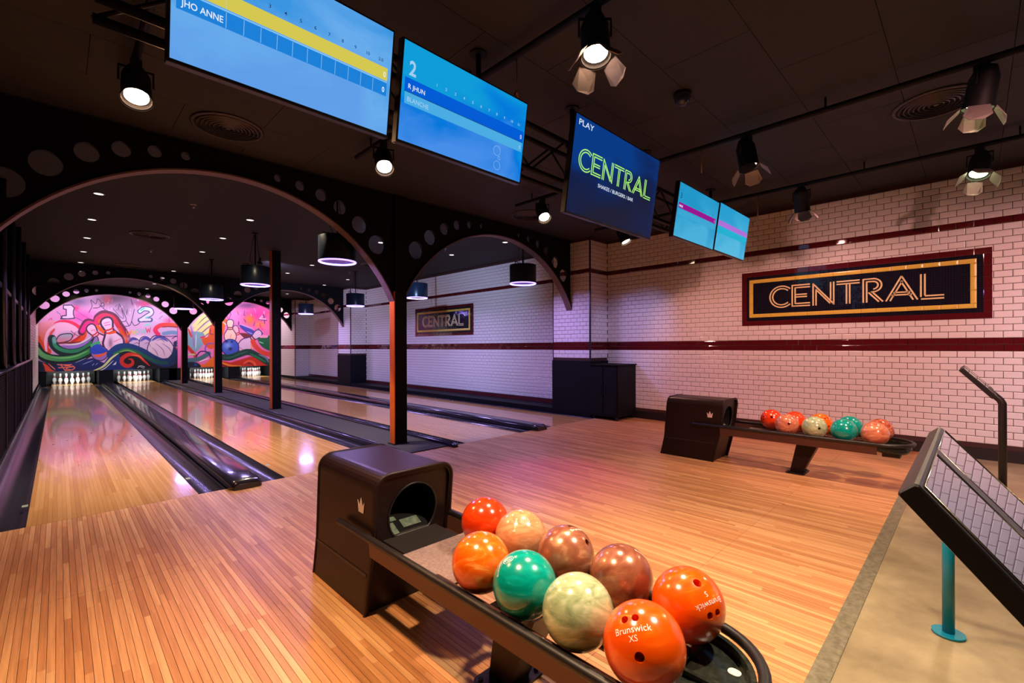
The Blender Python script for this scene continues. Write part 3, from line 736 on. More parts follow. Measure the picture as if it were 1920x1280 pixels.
# ================================================================ SCORING CONSOLES
def console(xa, xb, ztop, ytop, label):
    """two flat screens on a slab that slopes 49 degrees, top edge towards the lanes, on a bent pole"""
    W = xb - xa; L = 0.285; T = 0.034
    t = thing('scoring_console', label, 'console', (xa, ytop, 0), 0, 'scoring consoles')
    a = math.radians(49); D = Vector((0, -math.cos(a), -math.sin(a))); N = Vector((0, -math.sin(a), math.cos(a)))
    fr = lambda u, d, n: tuple(Vector((u, 0, ztop)) + D*d + N*n)
    b = MB()
    pr = [(0.004, 0.0), (0.0, -0.004), (0.0, -T+0.004), (0.004, -T), (L-0.004, -T), (L, -T+0.004), (L, -0.004), (L-0.004, 0.0)]
    b.sweep(None, [[fr(0.0, d*0.98+0.003, n*0.9-0.002) for d, n in pr], [fr(0.004, d, n) for d, n in pr], [fr(W-0.004, d, n) for d, n in pr], [fr(W, d*0.98+0.003, n*0.9-0.002) for d, n in pr]])
    b.build('slab', M['pole'], t)
    h = W/2
    for u0, u1 in ((0.018, h-0.030), (h+0.030, W-0.018)):
        sc = MB().prism([(u0, 0.012), (u1, 0.012), (u1, L-0.015), (u0, L-0.015)], lambda u, v, q: fr(u, v, q), -0.004, 0.0012).build('screen', M['glass'], t)
        MB().tube([fr(u0, 0.012, 0.002), fr(u1, 0.012, 0.002), fr(u1, L-0.015, 0.002), fr(u0, L-0.015, 0.002)], 0.0016, 6, 0, True).build('screen_trim', M['chrome'], sc)
    MB().prism([(h-0.028, 0.012), (h+0.028, 0.012), (h+0.028, L-0.014), (h-0.028, L-0.014)], lambda u, v, q: fr(u, v, q), -0.002, 0.0022).build('divider', mat('grey_purple_panel', (0.055,0.042,0.05), 0.4), t)
    e = Vector(fr(h, L, -T/2)); p = [e + D*-0.06, e + D*0.02, e + D*0.05 + Vector((0,-0.006,-0.004)), e + D*0.07 + Vector((0,-0.006,-0.02)), Vector((h, e.y-0.052, e.z-0.10)), Vector((h, e.y-0.052, 0.012))]
    MB().tube(p, 0.026, 12).build('pole', M['pole'], t)
    MB().cyl((h, e.y-0.052, 0.001), (h, e.y-0.052, 0.014), 0.12, n=28).build('foot_plate', M['pole'], t)
    return t
console(0.978, 1.711, 1.08, 0.066, 'black slanted twin-screen scoring console with reflecting glass, above the concrete floor')
console(5.12, 5.86, 1.122, 0.066, 'slim black scoring console on a bent pole in front of the white tiled wall')

# teal tubular rail with a round foot flange
tr = thing('tube_rail', 'teal tubular metal rail on a post with a round foot flange', 'rail', (2.845, 0.085, 0))
MB().cyl((0,0,0.010), (0,0,0.60), 0.0215, n=18).build('post', M['teal'], tr)
MB().cyl((0,0,0.001), (0,0,0.011), 0.058, n=28).build('foot_flange', M['teal'], tr)
MB().tube([(0,0.04,0.615), (0,-0.25,0.615), (0,-0.75,0.615)], 0.0235, 14).build('top_tube', M['teal'], tr)
MB().cyl((0,-0.70,0.010), (0,-0.70,0.60), 0.0215, n=18).build('post', M['teal'], tr)
MB().cyl((0,-0.70,0.001), (0,-0.70,0.011), 0.058, n=28).build('foot_flange', M['teal'], tr)

# black cabinet beside the pilaster
cb = thing('cabinet', 'black two-door cabinet on castors standing against the tiled pilaster', 'cabinet', (6.87, 4.34, 0))
MB().bbox(0.0, 0.60, 0.0, 0.585, 0.06, 0.965, 0.008).build('body', M['base_black'], cb)
MB().box(-0.02, 0.605, -0.02, 0.60, 0.965, 0.985).build('top', M['base_black'], cb)
for y in (0.02, 0.305):
    d = MB().box(-0.012, 0.0, y, y+0.26, 0.10, 0.93).build('door', M['base_black'], cb)
    MB().box(-0.022, -0.012, y + (0.22 if y < 0.1 else 0.03), y + (0.235 if y < 0.1 else 0.045), 0.45, 0.62).build('handle', M['steel_black'], d)
for x in (0.05, 0.55):
    for y in (0.05, 0.53): MB().cyl((x-0.012,y,0.03), (x+0.012,y,0.03), 0.029, n=12).build('castor', M['rubber'], cb)
# ================================================================ LETTERING OF THE SIGNS
def seg(p, q): return ('s', p, q)
def arc(c, r, a0, a1): return ('a', c, r, a0, a1)
CENTRAL = {
 'C': [arc((.545,2.017),.154,45,315), arc((.545,2.017),.117,45,315)],
 'E': [seg((.681,1.862),(.681,2.175)), seg((.718,1.902),(.718,2.137)), seg((.681,2.167),(.899,2.167)), seg((.718,2.131),(.899,2.131)),
       seg((.718,2.033),(.863,2.033)), seg((.718,1.999),(.863,1.999)), seg((.718,1.906),(.899,1.906)), seg((.681,1.871),(.899,1.871))],
 'N': [seg((.937,1.862),(.937,2.172)), seg((.972,1.862),(.972,2.09)), seg((.937,2.165),(1.176,1.872)), seg((.972,2.082),(1.135,1.882)), seg((1.176,1.862),(1.176,2.172)), seg((1.141,1.935),(1.141,2.172))],
 'T': [seg((1.208,2.165),(1.460,2.165)), seg((1.208,2.130),(1.460,2.130)), seg((1.318,1.862),(1.318,2.130)), seg((1.353,1.862),(1.353,2.130))],
 'R': [seg((1.497,1.862),(1.497,2.172)), seg((1.533,1.862),(1.533,2.137)), seg((1.497,2.166),(1.600,2.166)), seg((1.533,2.131),(1.600,2.131)),
       arc((1.600,2.082),.085,-90,90), arc((1.600,2.082),.049,-90,90), seg((1.575,1.997),(1.600,1.997)), seg((1.585,2.002),(1.698,1.866)), seg((1.552,1.992),(1.657,1.866))],
 'A': [seg((1.880,2.170),(1.728,1.864)), seg((1.890,2.110),(1.768,1.864)), seg((1.880,2.170),(2.030,1.866)), seg((1.872,2.110),(1.990,1.866)), seg((1.800,1.968),(1.962,1.968)), seg((1.784,1.936),(1.978,1.936))],
 'L': [seg((2.061,1.894),(2.061,2.172)), seg((2.097,1.908),(2.097,2.172)), seg((2.097,1.905),(2.268,1.905)), seg((2.061,1.868),(2.268,1.868))]}
def letter_mb(items, wd, fn, z0, z1):
    b = MB()
    for it in items:
        if it[0] == 's':
            p, q = Vector(it[1]), Vector(it[2]); d = (q-p).normalized(); n = Vector((-d.y, d.x))*(wd/2)
            b.prism([tuple(p-n), tuple(q-n), tuple(q+n), tuple(p+n)], fn, z0, z1)
        else:
            _, c, r, a0, a1 = it; an = [math.radians(a) for a in np.linspace(a0, a1, 25)]
            po = [(c[0]+(r+wd/2)*math.cos(a), c[1]+(r+wd/2)*math.sin(a)) for a in an]; pi_ = [(c[0]+(r-wd/2)*math.cos(a), c[1]+(r-wd/2)*math.sin(a)) for a in an]
            for i in range(24): b.prism([pi_[i], po[i], po[i+1], pi_[i+1]], fn, z0, z1)
    return b
def wall_sign(y_left, label):
    W, zb, zt = 2.663, 1.608, 2.414
    t = thing('mosaic_sign', label, 'sign', (0,0,0), 0, 'mosaic wall signs')
    frame(t, (XR, y_left, 0), (0,-1,0), (0,0,1), (-1,0,0))
    MB().box(0, W, zb, zt, -0.002, 0.0105).build('backing', M['grout'], t)
    def piece(name, x0, x1, y0, y1, m, d=0.017, e=0.004, g=0.0012):
        x0 += g; x1 -= g; y0 += g; y1 -= g
        MB().add([(x0,y0,.005),(x1,y0,.005),(x1,y1,.005),(x0,y1,.005),(x0,y0,d-.003),(x1,y0,d-.003),(x1,y1,d-.003),(x0,y1,d-.003),(x0+e,y0+e,d),(x1-e,y0+e,d),(x1-e,y1-e,d),(x0+e,y1-e,d)],
                 [(0,1,5,4),(1,2,6,5),(2,3,7,6),(3,0,4,7),(4,5,9,8),(5,6,10,9),(6,7,11,10),(7,4,8,11),(8,9,10,11)]).build(name, m, t)
    bw_ = 0.071; n = 18
    for i in range(n):
        for y0 in (zb, zt-bw_): piece('border_tile', i*W/n, (i+1)*W/n, y0, y0+bw_, M['red'])
    for j in range(5):
        h = (zt-zb-2*bw_)/5
        for x0 in (0, W-bw_): piece('border_tile', x0, x0+bw_, zb+bw_+j*h, zb+bw_+(j+1)*h, M['red'])
    # navy mosaic: small tiles, one part
    q = []; nx, ny = 100, 26
    sx, sy = (W-2*bw_)/nx, (zt-zb-2*bw_)/ny
    mm = MB()
    for i in range(nx):
        for j in range(ny):
            x, y = bw_+i*sx, zb+bw_+j*sy
            a, b, tl = 0.0009, 0.0125, (random.random()-.5)*0.0006; tr_ = (random.random()-.5)*0.0006
            mm.add([(x+a,y+a,b+tl),(x+sx-a,y+a,b+tr_),(x+sx-a,y+sy-a,b-tl),(x+a,y+sy-a,b-tr_)], [(0,1,2,3)])
    o = mm.build('mosaic_field', M['navy'], t); o['kind'] = 'stuff'
    # gold frame of moulded lengths
    gx0, gx1, gy0, gy1, gw = 0.108, 2.540, 1.729, 2.299, 0.054
    n = 16
    for i in range(n):
        for y0 in (gy0, gy1-gw): piece('gold_tile', gx0+i*(gx1-gx0)/n, gx0+(i+1)*(gx1-gx0)/n, y0, y0+gw, M['gold'], 0.026, 0.016)
    for j in range(3):
        h = (gy1-gy0-2*gw)/3
        for x0 in (gx0, gx1-gw): piece('gold_tile', x0, x0+gw, gy0+gw+j*h, gy0+gw+(j+1)*h, M['gold'], 0.026, 0.016)
    for ch, items in CENTRAL.items():
        letter_mb(items, 0.0175, lambda u, v, a: (u, v, a), 0.008, 0.018).build('letter', M['cream'], t)
    return t
wall_sign(2.52, 'dark CENTRAL mosaic sign with gold frame above the ball return by the wall')
wall_sign(11.613, 'dark CENTRAL mosaic sign on the lane wall between two pilasters')

# ================================================================ OVERHEAD SCREENS
ES = 1.0
def glow(name, c1, c2, c3=None, scale=2.2, st=1.0):
    m = mat(name, (0.003,0.003,0.003), 0.35, spec=0.08); t = NT(m)
    tc = t.n('ShaderNodeTexCoord'); ns = t.n('ShaderNodeTexNoise', Scale=scale, Detail=5.0, Roughness=0.5, Distortion=0.6); t.l(tc.outputs['Generated'], ns.inputs['Vector'])
    sp = t.n('ShaderNodeSeparateXYZ'); t.l(tc.outputs['Generated'], sp.inputs[0])
    f = t.math('ADD', t.math('MULTIPLY', ns.outputs['Fac'], 0.75), t.math('MULTIPLY', sp.outputs[1], 0.35))
    t.l(t.ramp(f, [(0.36, lin(c1)), (0.54, lin(c2))] + ([(0.72, lin(c3))] if c3 else [])), t.b.inputs['Emission Color'])
    t.b.inputs['Emission Strength'].default_value = st*ES
    return m
def flat_glow(name, c, st=1.0): return mat(name, (0.003,0.003,0.003), 0.4, spec=0.05, emit=lin(c), es=st*ES)
G = {k: flat_glow('screen_'+k, c) for k, c in dict(white=(225,236,250), pale=(160,205,240), navytext=(22,50,100), yellow=(212,200,80), midblue=(28,128,216), blue=(0,92,214), lightblue=(74,172,226),
     purple=(150,20,140), violet=(172,110,214), cyan=(20,176,208), green=(170,240,120), line=(150,205,245)).items()}
TILT = math.atan2(0.105, 0.703)
def tv(x0, W, Hh, zb, label, face):
    t = thing('hanging_screen', label, 'screen', (0,0,0), 0, 'screens hung over the approach')
    frame(t, (x0, 2.10, zb), (1,0,0), (0,-math.sin(TILT),math.cos(TILT)), (0,-math.cos(TILT),-math.sin(TILT)))
    MB().bbox(0, W, 0, Hh, -0.045, 0.0, 0.004).build('case', M['pole'], t)
    MB().box(W*0.25, W*0.75, Hh*0.2, Hh*0.75, -0.075, -0.045).build('rear_box', M['steel_black'], t)
    s = MB().add([(0.010,0.014,0.0008),(W-0.010,0.014,0.0008),(W-0.010,Hh-0.010,0.0008),(0.010,Hh-0.010,0.0008)], [(0,1,2,3)]).build('display', face, t)
    return t, s
def bar(s, nm, x0, x1, y0, y1, m, lev=1): MB().add([(x0,y0,.0008+.0005*lev),(x1,y0,.0008+.0005*lev),(x1,y1,.0008+.0005*lev),(x0,y1,.0008+.0005*lev)], [(0,1,2,3)]).build(nm, m, s)
def put(s, txt, x, y, size, m, bold=0.008, lev=3, sx=1.0, mid=False, fit=None):
    vs, fs = text2d(txt, size, bold)
    if fit: sx = fit/max(v[0] for v in vs)
    if mid: x -= max(v[0] for v in vs)*sx/2
    MB().add([(x+a*sx, y+b, .0008+.0005*lev) for a, b in vs], fs).build('lettering', m, s)
def ring(s, x, y, r, m, n=28, w=0.0012):
    b = MB()
    for i in range(n):
        a0, a1 = 2*PI*i/n, 2*PI*(i+0.8)/n
        b.add([(x+q*math.cos(a), y+q*math.sin(a), .0022) for q, a in ((r-w,a0),(r+w,a0),(r+w,a1),(r-w,a1))], [(0,1,2,3)])
    b.build('dial_mark', m, s)
# lane 1 board
t1, s1 = tv(0.285, 0.910, 0.515, 2.362, 'wide blue score screen naming JHO ANNE on a yellow-striped table', glow('screen_sky_pale', (96,158,232), (104,172,236), (58,148,224), 1.8))
bar(s1, 'score_row', 0.026, 0.882, 0.266, 0.325, G['yellow']); bar(s1, 'score_row', 0.026, 0.882, 0.194, 0.256, G['midblue']); bar(s1, 'row_line', 0.026, 0.882, 0.258, 0.261, G['line'], 2)
for k in range(11):
    x = 0.186 + k*0.0622
    bar(s1, 'column_line', x-0.0009, x+0.0009, 0.196, 0.254, G['line'], 2); bar(s1, 'column_line', x-0.0008, x+0.0008, 0.268, 0.323, G['pale'] if k < 1 else G['yellow'], 2)
for k in range(10): put(s1, str(k+1), 0.215+k*0.062, 0.346, 0.021, G['navytext'], mid=True)
put(s1, '2.0', 0.842, 0.346, 0.021, G['navytext'], mid=True)
put(s1, '1', 0.05, 0.38, 0.09, G['navytext'])
put(s1, 'ART', 0.040, 0.284, 0.036, G['pale']); put(s1, 'JHO ANNE', 0.042, 0.210, 0.034, G['white'], 0.012, fit=0.134)
put(s1, '0', 0.866, 0.280, 0.034, G['white'], 0.02, sx=0.8, mid=True); put(s1, '0', 0.864, 0.209, 0.034, G['white'], 0.02, sx=0.8, mid=True)
# lane 2 board
t2, s2 = tv(1.240, 0.920, 0.512, 2.364, 'blue score screen headed 2 with the names R JHUN and BLANCHE', glow('screen_sky_deep', (70,142,232), (0,120,220), (14,156,216), 1.7))
bar(s2, 'score_row', 0.026, 0.902, 0.262, 0.328, G['blue']); bar(s2, 'score_row', 0.030, 0.898, 0.200, 0.258, G['lightblue'])
bar(s2, 'row_line', 0.026, 0.902, 0.2585, 0.2615, G['navytext'], 2)
put(s2, '2', 0.046, 0.345, 0.100, G['pale'], 0.025, sx=0.85)
put(s2, 'R JHUN', 0.045, 0.278, 0.033, G['white'], 0.008, fit=0.104); put(s2, 'BLANCHE', 0.044, 0.214, 0.033, G['pale'], 0.006, fit=0.134)
for k in range(10): put(s2, str(k+1), 0.218+k*0.0634, 0.350, 0.022, G['pale'], mid=True)
put(s2, '2.1', 0.852, 0.352, 0.019, G['pale'], mid=True)
put(s2, '0', 0.880, 0.278, 0.036, G['white'], 0.012, sx=0.8, mid=True); put(s2, '0', 0.878, 0.214, 0.034, G['pale'], 0.01, sx=0.8, mid=True)
ring(s2, 0.690, 0.150, 0.028, G['pale']); ring(s2, 0.700, 0.065, 0.026, G['pale']); ring(s2, 0.712, 0.112, 0.010, G['line'], 12)
# the big advertising screen
t3, s3 = tv(2.6255, 1.249, 0.708, 2.280, 'large dark blue screen with PLAY and a green outlined CENTRAL logo', glow('screen_navy', (24,27,50), (14,32,78), (6,58,134), 1.6))
put(s3, 'PLAY', 0.042, 0.634, 0.058, G['white'], 0.004, fit=0.186)
sc_ = (1.150-0.091)/(2.268-0.391); sv = 0.160/0.315
fnc = lambda u, v, a: (0.091+(u-0.391)*sc_, 0.330+(v-1.86)*sv, a)
for ch, items in CENTRAL.items(): letter_mb(items, 0.0165, fnc, 0.0012, 0.0020).build('logo_letter', G['green'], s3)
put(s3, 'SHAKES / BURGERS / BAR', 0.355, 0.262, 0.040, G['white'], 0.004, fit=0.52)
# lanes 3 and 4
t4, s4 = tv(4.322, 0.985, 0.540, 2.388, 'turquoise score screen headed 3 with a dark purple row', glow('screen_turquoise', (70,176,218), (46,160,208), (30,150,200), 1.9))
bar(s4, 'score_row', 0.032, 0.935, 0.290, 0.344, G['purple']); put(s4, '3', 0.045, 0.385, 0.075, G['navytext'], 0.01)
put(s4, 'MARK', 0.045, 0.302, 0.030, G['white'], 0.02); put(s4, '1', 0.900, 0.302, 0.036, G['white'])
for k in range(10): put(s4, str(k+1), 0.235+k*0.068, 0.364, 0.018, G['navytext'], mid=True)
bar(s4, 'score_row', 0.032, 0.935, 0.225, 0.282, flat_glow('screen_row_pale', (58,166,210)))
t5, s5 = tv(5.335, 0.962, 0.548, 2.396, 'turquoise score screen with violet and cyan rows, beside the screen headed 3', glow('screen_turquoise_light', (80,184,222), (54,170,214), (36,158,208), 1.9))
bar(s5, 'score_row', 0.020, 0.935, 0.292, 0.352, G['violet']); bar(s5, 'score_row', 0.030, 0.930, 0.215, 0.288, G['cyan'])

# truss and drop poles that carry the screens
tr = thing('screen_truss', 'dark tubular truss hung from the ceiling behind the score screens', 'truss', (0.1, 2.32, 2.6))
for nm, dy, dz in (('chord', 0, 0.02), ('chord', 0, 0.345), ('chord', 0.16, 0.02), ('chord', 0.16, 0.345)):
    MB().cyl((0, dy, dz), (6.4, dy, dz), 0.020, n=10).build(nm, M['steel_black'], tr)
for k in range(8):
    x = k*0.8
    for dy in (0, 0.16):
        MB().cyl((x, dy, 0.02), (x+0.4, dy, 0.345), 0.009, n=6).build('brace', M['steel_black'], tr)
        MB().cyl((x+0.4, dy, 0.345), (x+0.8, dy, 0.02), 0.009, n=6).build('brace', M['steel_black'], tr)
for x in (0.55, 1.96, 3.0, 4.24, 5.9):
    MB().cyl((x, 0.08, 0.345), (x, 0.08, ZC-2.6), 0.018, n=8).build('drop_pole', M['steel_black'], tr)
    MB().cyl((x, 0.08, ZC-2.6-0.012), (x, 0.08, ZC-2.6), 0.06, n=16).build('ceiling_flange', M['steel_black'], tr)
for x in (0.75, 1.70, 3.25, 4.8, 5.8): MB().box(x-0.03, x+0.03, -0.176, 0.0, 0.02, 0.08).build('screen_arm', M['steel_black'], tr)

# ================================================================ TRACK SPOTS
RAILS = [0.37, 2.15, 4.44, 6.30]
rl = ['black lighting rail above the lane side by the railing', 'black lighting rail above the near ball return', 'black lighting rail over the middle of the approach', 'black lighting rail running close to the tiled wall']
for i, x in enumerate(RAILS):
    t = thing('lighting_rail', rl[i], 'lighting rail', (x, 0, 3.22), 0, 'lighting rails')
    MB().tube([(0,-3.2,0),(0,0.0,0),(0,4.4,0)], 0.024, 10).build('tube', M['steel_black'], t)
    for y in (-2.9, -1.6, -0.3, 0.85, 2.6, 4.1): MB().cyl((0,y,0), (0,y,0.10), 0.008, n=6).build('hanger', M['steel_black'], t)
def make_spot(tilt, lensmat, doors):
    t = thing('track_spot', 'x', 'spotlight', (0,0,0), 0, 'track spotlights with barn doors')
    MB().box(-0.025, 0.025, -0.03, 0.03, -0.05, -0.0005).build('clamp', M['steel_black'], t)
    y = MB().tube([(-0.075,0,-0.13),(-0.075,0,-0.045),(0.075,0,-0.045),(0.075,0,-0.13)], 0.007, 6).build('yoke', M['steel_black'], t)
    Rm = Matrix.Rotation(tilt, 3, 'X'); piv = Vector((0,0,-0.13))
    tp = lambda p: tuple(piv + Rm @ Vector(p))
    b = MB(); b.cyl(tp((0,0,0.11)), tp((0,0,0.05)), 0.045, 0.066, 18); b.cyl(tp((0,0,0.05)), tp((0,0,-0.11)), 0.066, 0.068, 18, cap=False); b.cyl(tp((0,0,-0.11)), tp((0,0,-0.115)), 0.074, 0.074, 18, cap=False)
    b.build('can', M['steel_black'], t)
    MB().cyl(tp((0,0,-0.085)), tp((0,0,-0.09)), 0.055, n=20).build('lens', lensmat, t)
    for k in range(4 if doors else 0):
        a = k*PI/2 + 0.4; ca, sa = math.cos(a), math.sin(a)
        def q(r, s, z): return tp((r*ca - s*sa, r*sa + s*ca, z))
        MB().add([q(.072,-.045,-.115), q(.072,.045,-.115), q(.118,.060,-.178), q(.124,.030,-.204), q(.124,-.030,-.204), q(.118,-.060,-.178),
                  q(.075,-.045,-.114), q(.075,.045,-.114), q(.121,.060,-.177), q(.127,.030,-.203), q(.127,-.030,-.203), q(.121,-.060,-.177)],
                 [(0,1,2,3,4,5),(11,10,9,8,7,6),(0,6,7,1),(1,7,8,2),(2,8,9,3),(3,9,10,4),(4,10,11,5),(5,11,6,0)]).build('barn_door', M['blade'], t)
    return t, tp((0,0,-0.10)), Rm
LW = mat('warm_lens', (1,0.8,0.6), 0.3, emit=(1.0,0.62,0.40), es=30.0)
LG = mat('pale_lens', (1,1,0.8), 0.3, emit=(0.92,1.0,0.50), es=14.0)
LD = mat('dim_lens', (0.6,0.5,0.5), 0.3, emit=(1.0,0.55,0.40), es=3.0)
SPOTS = [ # x, y, aim point, lens, energy, colour, cone, label
 (0.37, 3.90, (0.30, 2.7, 0.6), LW, E_WARM*1.35, (1.0,0.50,0.22), 150, 'glowing orange spotlight hung over the first lane, facing the approach'),
 (2.15, 3.86, (1.50, 2.2, 0.6), LW, E_WARM*0.35, (1.0,0.46,0.30), 95, 'glowing orange spotlight in front of the spandrel of the first arch'),
 (4.44, 3.92, (3.60, 2.2, 0.6), LW, E_WARM*0.12, (1.0,0.38,0.34), 95, 'glowing orange spotlight seen beside the CENTRAL advertising screen'),
 (6.30, 3.88, (6.30, 2.6, 0.6), LW, E_WARM*0.9, (1.0,0.42,0.32), 130, 'glowing orange spotlight in front of the tiled wall below the advertising screen'),
 (2.15, 1.50, (1.65, 1.0, 0.0), LW, E_WARM*2.4, (1.0,0.70,0.44), 92, 'bright orange spotlight with open barn doors on the rail above the near ball return'),
 (4.44, 1.45, (4.30, 0.9, 0.0), LD, E_WARM*1.7, (1.0,0.66,0.44), 92, 'pink glowing spotlight above the pair of turquoise screens'),
 (6.30, 1.45, (7.10, 1.4, 0.3), LD, E_WARM*0.5, (1.0,0.45,0.40), 140, 'dim spotlight with bluish can in front of the top of the tiled wall'),
 (4.44,-0.04, (4.60, 0.5, 0.0), LG, E_WHITE*1.8, (1.0,0.74,0.50), 110, 'spotlight with yellow-green lit barn doors beside the round ceiling vent'),
 (6.30,-0.04, (4.90, 0.2, 0.4), LG, E_WHITE*0.8, (1.0,0.74,0.50), 110, 'starry yellow-green spotlight against the white tiles'),
 (2.15,-0.04, (1.25, 0.9, 0.0), LG, E_WHITE*4.6, (1.0,0.78,0.56), 100, 'spotlight on the rail above the slanted scoring console'),
 (0.37, 1.50, (0.85, 1.35, 0.0), LW, E_WARM*3.4, (1.0,0.64,0.36), 98, 'spotlight on the rail beside the wide score screen'),
 (2.15,-1.60, (7.50, 1.4, 0.35), LG, E_WHITE*8.0, (1.0,0.45,0.39), 58, 'unseen spotlight added on the near rail to light the white tiled wall evenly'),  # added out of view, spreads even light over the tiled wall
 (6.30,-1.30, (7.50,-0.4, 0.9), LG, E_WHITE*0.8, (1.0,0.45,0.46), 130, 'unseen spotlight added on the wall-side rail to brighten the tiles past the sign'),  # made-up lamp beyond the view, lifts the upper right tiles
 (4.44,-2.70, (7.50,-2.3, 1.0), LG, E_WHITE*4.0, (0.95,0.80,1.0), 80, 'unseen spotlight added on the middle rail, lighting the wall the console glass reflects'),  # extra unseen lamp, brightens the tiles mirrored in the console screens
]
for x, y, aim, lens, en, colr, cone, lab in SPOTS:
    dv = Vector(aim) - Vector((x, y, 3.066)); hz = math.hypot(dv.x, dv.y)
    t, lp, Rm = make_spot(math.atan2(hz, -dv.z), lens, y < 3)
    t['label'] = lab; t.location = (x, y, 3.22 - 0.024); t.rotation_euler = (0, 0, math.atan2(-dv.x, dv.y)); t.scale = (1.2, 1.2, 1.2)
    ld = bpy.data.lights.new('spot_beam', 'SPOT'); ld.energy = en; ld.color = colr; ld.spot_size = math.radians(cone); ld.spot_blend = 0.7; ld.shadow_soft_size = 0.07
    lo = bpy.data.objects.new('spot_beam', ld); COL.objects.link(lo); lo.parent = t; lo.location = lp; lo.rotation_euler = Rm.to_euler()
# colour-changing wash lamps on the rails (magenta and blue)
for x, y, aim, en, colr, cone, lab in [(4.44, 3.15, (3.5, 2.9, 0.0), 190, (0.80,0.04,0.80), 40, 'small purple wash lamp on the rail over the middle of the approach'),
                                       (2.15, 2.95, (1.35, 2.6, 0.5), 80, (0.20,0.14,1.0), 36, 'small blue wash lamp on the rail above the near ball return'),
                                       (6.30, 2.9, (7.4, 4.7, 1.1), 110, (0.45,0.45,1.0), 50, 'small blue wash lamp on the rail close to the tiled wall'),
                                       (3.24, 6.30, (7.5, 10.0, 1.8), 480, (0.40,0.56,1.0), 84, 'cool white wash lamp under the ceiling behind the first column'),
                                       (3.24, 11.35, (7.5, 16.4, 1.7), 380, (0.66,0.58,1.0), 80, 'violet wash lamp added behind the plain column to brighten the far tiled alcove')]:  # the violet lamp is an addition that lightens the far alcove
    zl = 3.19 if y < 5 else ZC - 0.03
    t = thing('wash_lamp', lab, 'lamp', (x, y, zl), 0, 'colour wash lamps')
    MB().box(-0.02, 0.02, -0.02, 0.02, -0.04, 0.0055 if y < 5 else 0.03).build('clamp', M['steel_black'], t)
    d = (Vector(aim) - Vector((x, y, zl-0.11))).normalized(); c0 = Vector((0,0,-0.09))
    MB().cyl(c0 - d*0.05, c0 + d*0.04, 0.035, 0.042, 14).build('can', M['steel_black'], t)
    MB().cyl(c0 + d*0.041, c0 + d*0.044, 0.036, n=14).build('lens', mat('wash_lens', colr, 0.3, emit=colr, es=4.0), t)
    ld = bpy.data.lights.new('wash_beam', 'SPOT'); ld.energy = en; ld.color = colr; ld.spot_size = math.radians(cone); ld.spot_blend = 0.9; ld.shadow_soft_size = 0.03
    lo = bpy.data.objects.new('wash_beam', ld); COL.objects.link(lo); lo.parent = t; lo.location = c0 + d*0.05; lo.rotation_euler = d.to_track_quat('-Z', 'Y').to_euler()
# cable loops hanging from the rails
for x, y, z, lab in ((2.15, 2.12, 2.93, 'rope loop hanging from the rail beside the deep blue score screen'), (4.44, 1.86, 3.03, 'small ring hanging from the rail over the middle of the approach'), (6.30, 1.93, 2.93, 'cable loop hanging before the tiled wall beside the turquoise screens')):
    t = thing('cable_loop', lab, 'cable loop', (x, y, 3.20), 0, 'loops hanging from the rails')
    MB().tube([(0,0,0), (0.004,0,(z-3.2)/2), (0,0,z-3.2+0.045)], 0.004, 6).build('cord', mat('rope', (0.30,0.16,0.09), 0.8), t)
    MB().tube([(0.028*math.sin(a), 0.010*math.sin(a), z-3.2+0.045*math.cos(a)) for a in np.linspace(0, 2*PI, 20, endpoint=False)], 0.006, 6, 0, True).build('ring', mat('rope_ring', (0.42,0.22,0.11), 0.7), t)
# dome camera
dc = thing('dome_camera', 'small black dome camera on the ceiling boards', 'camera', (3.55, 1.64, ZC))
MB().cyl((0,0,-0.03), (0,0,0), 0.07, n=20).build('base', M['steel_black'], dc)
MB().lathe([(0.060,-0.03),(0.058,-0.06),(0.045,-0.085),(0.02,-0.098),(0.001,-0.10)], 20).build('dome', mat('smoked_dome', (0.02,0.03,0.06), 0.1), dc)

# ================================================================ PENDANTS, DOWNLIGHTS, VENTS
NEON = mat('violet_neon', (0.5,0.4,1.0), 0.3, emit=(0.36,0.27,1.0), es=2.6)
DRUM = mat('blue_black_drum', (0.012,0.022,0.048), 0.30)
def make_pendant(label):
    t = thing('pendant_lamp', label, 'pendant lamp', (0,0,0), 0, 'drum pendants over the lanes')
    MB().cyl((0,0,0.0), (0,0,0.315), 0.232, n=36, cap=False).cyl((0,0,0.310), (0,0,0.315), 0.232, n=36).build('drum', DRUM, t)
    MB().tube([(0.222*math.cos(a), 0.222*math.sin(a), -0.006) for a in np.linspace(0, 2*PI, 40, endpoint=False)], 0.013, 8, 0, True).build('neon_ring', NEON, t)
    MB().lathe([(0.001,0.07),(0.10,0.065),(0.205,0.02),(0.212,0.004)], 28).build('reflector', mat('lamp_reflector', (0.25,0.22,0.35), 0.4), t)
    MB().cyl((0,0,0.31), (0,0,ZC-2.41), 0.012, n=8).build('stem', M['steel_black'], t)
    for a in (0.5, 2.6): MB().tube([(0.03*math.cos(a),0.03*math.sin(a),0.31), (0.09*math.cos(a),0.09*math.sin(a),0.45), (0.02*math.cos(a),0.02*math.sin(a),ZC-2.42)], 0.004, 5).build('cable', M['steel_black'], t)
    MB().tube([(-0.19,0,0.31),(-0.19,0,0.355),(-0.11,0,0.355),(-0.11,0,0.31)], 0.008, 6).build('handle', M['steel_black'], t)
    MB().cyl((0,0,ZC-2.41-0.02), (0,0,ZC-2.41), 0.05, n=16).build('ceiling_rose', M['steel_black'], t)
    ld = bpy.data.lights.new('pendant_light', 'AREA'); ld.shape = 'DISK'; ld.size = 0.40; ld.energy = E_PEND*1.15; ld.color = (0.50, 0.36, 1.0)
    lo = bpy.data.objects.new('pendant_light', ld); COL.objects.link(lo); lo.parent = t; lo.location = (0,0,0.003)
    return t
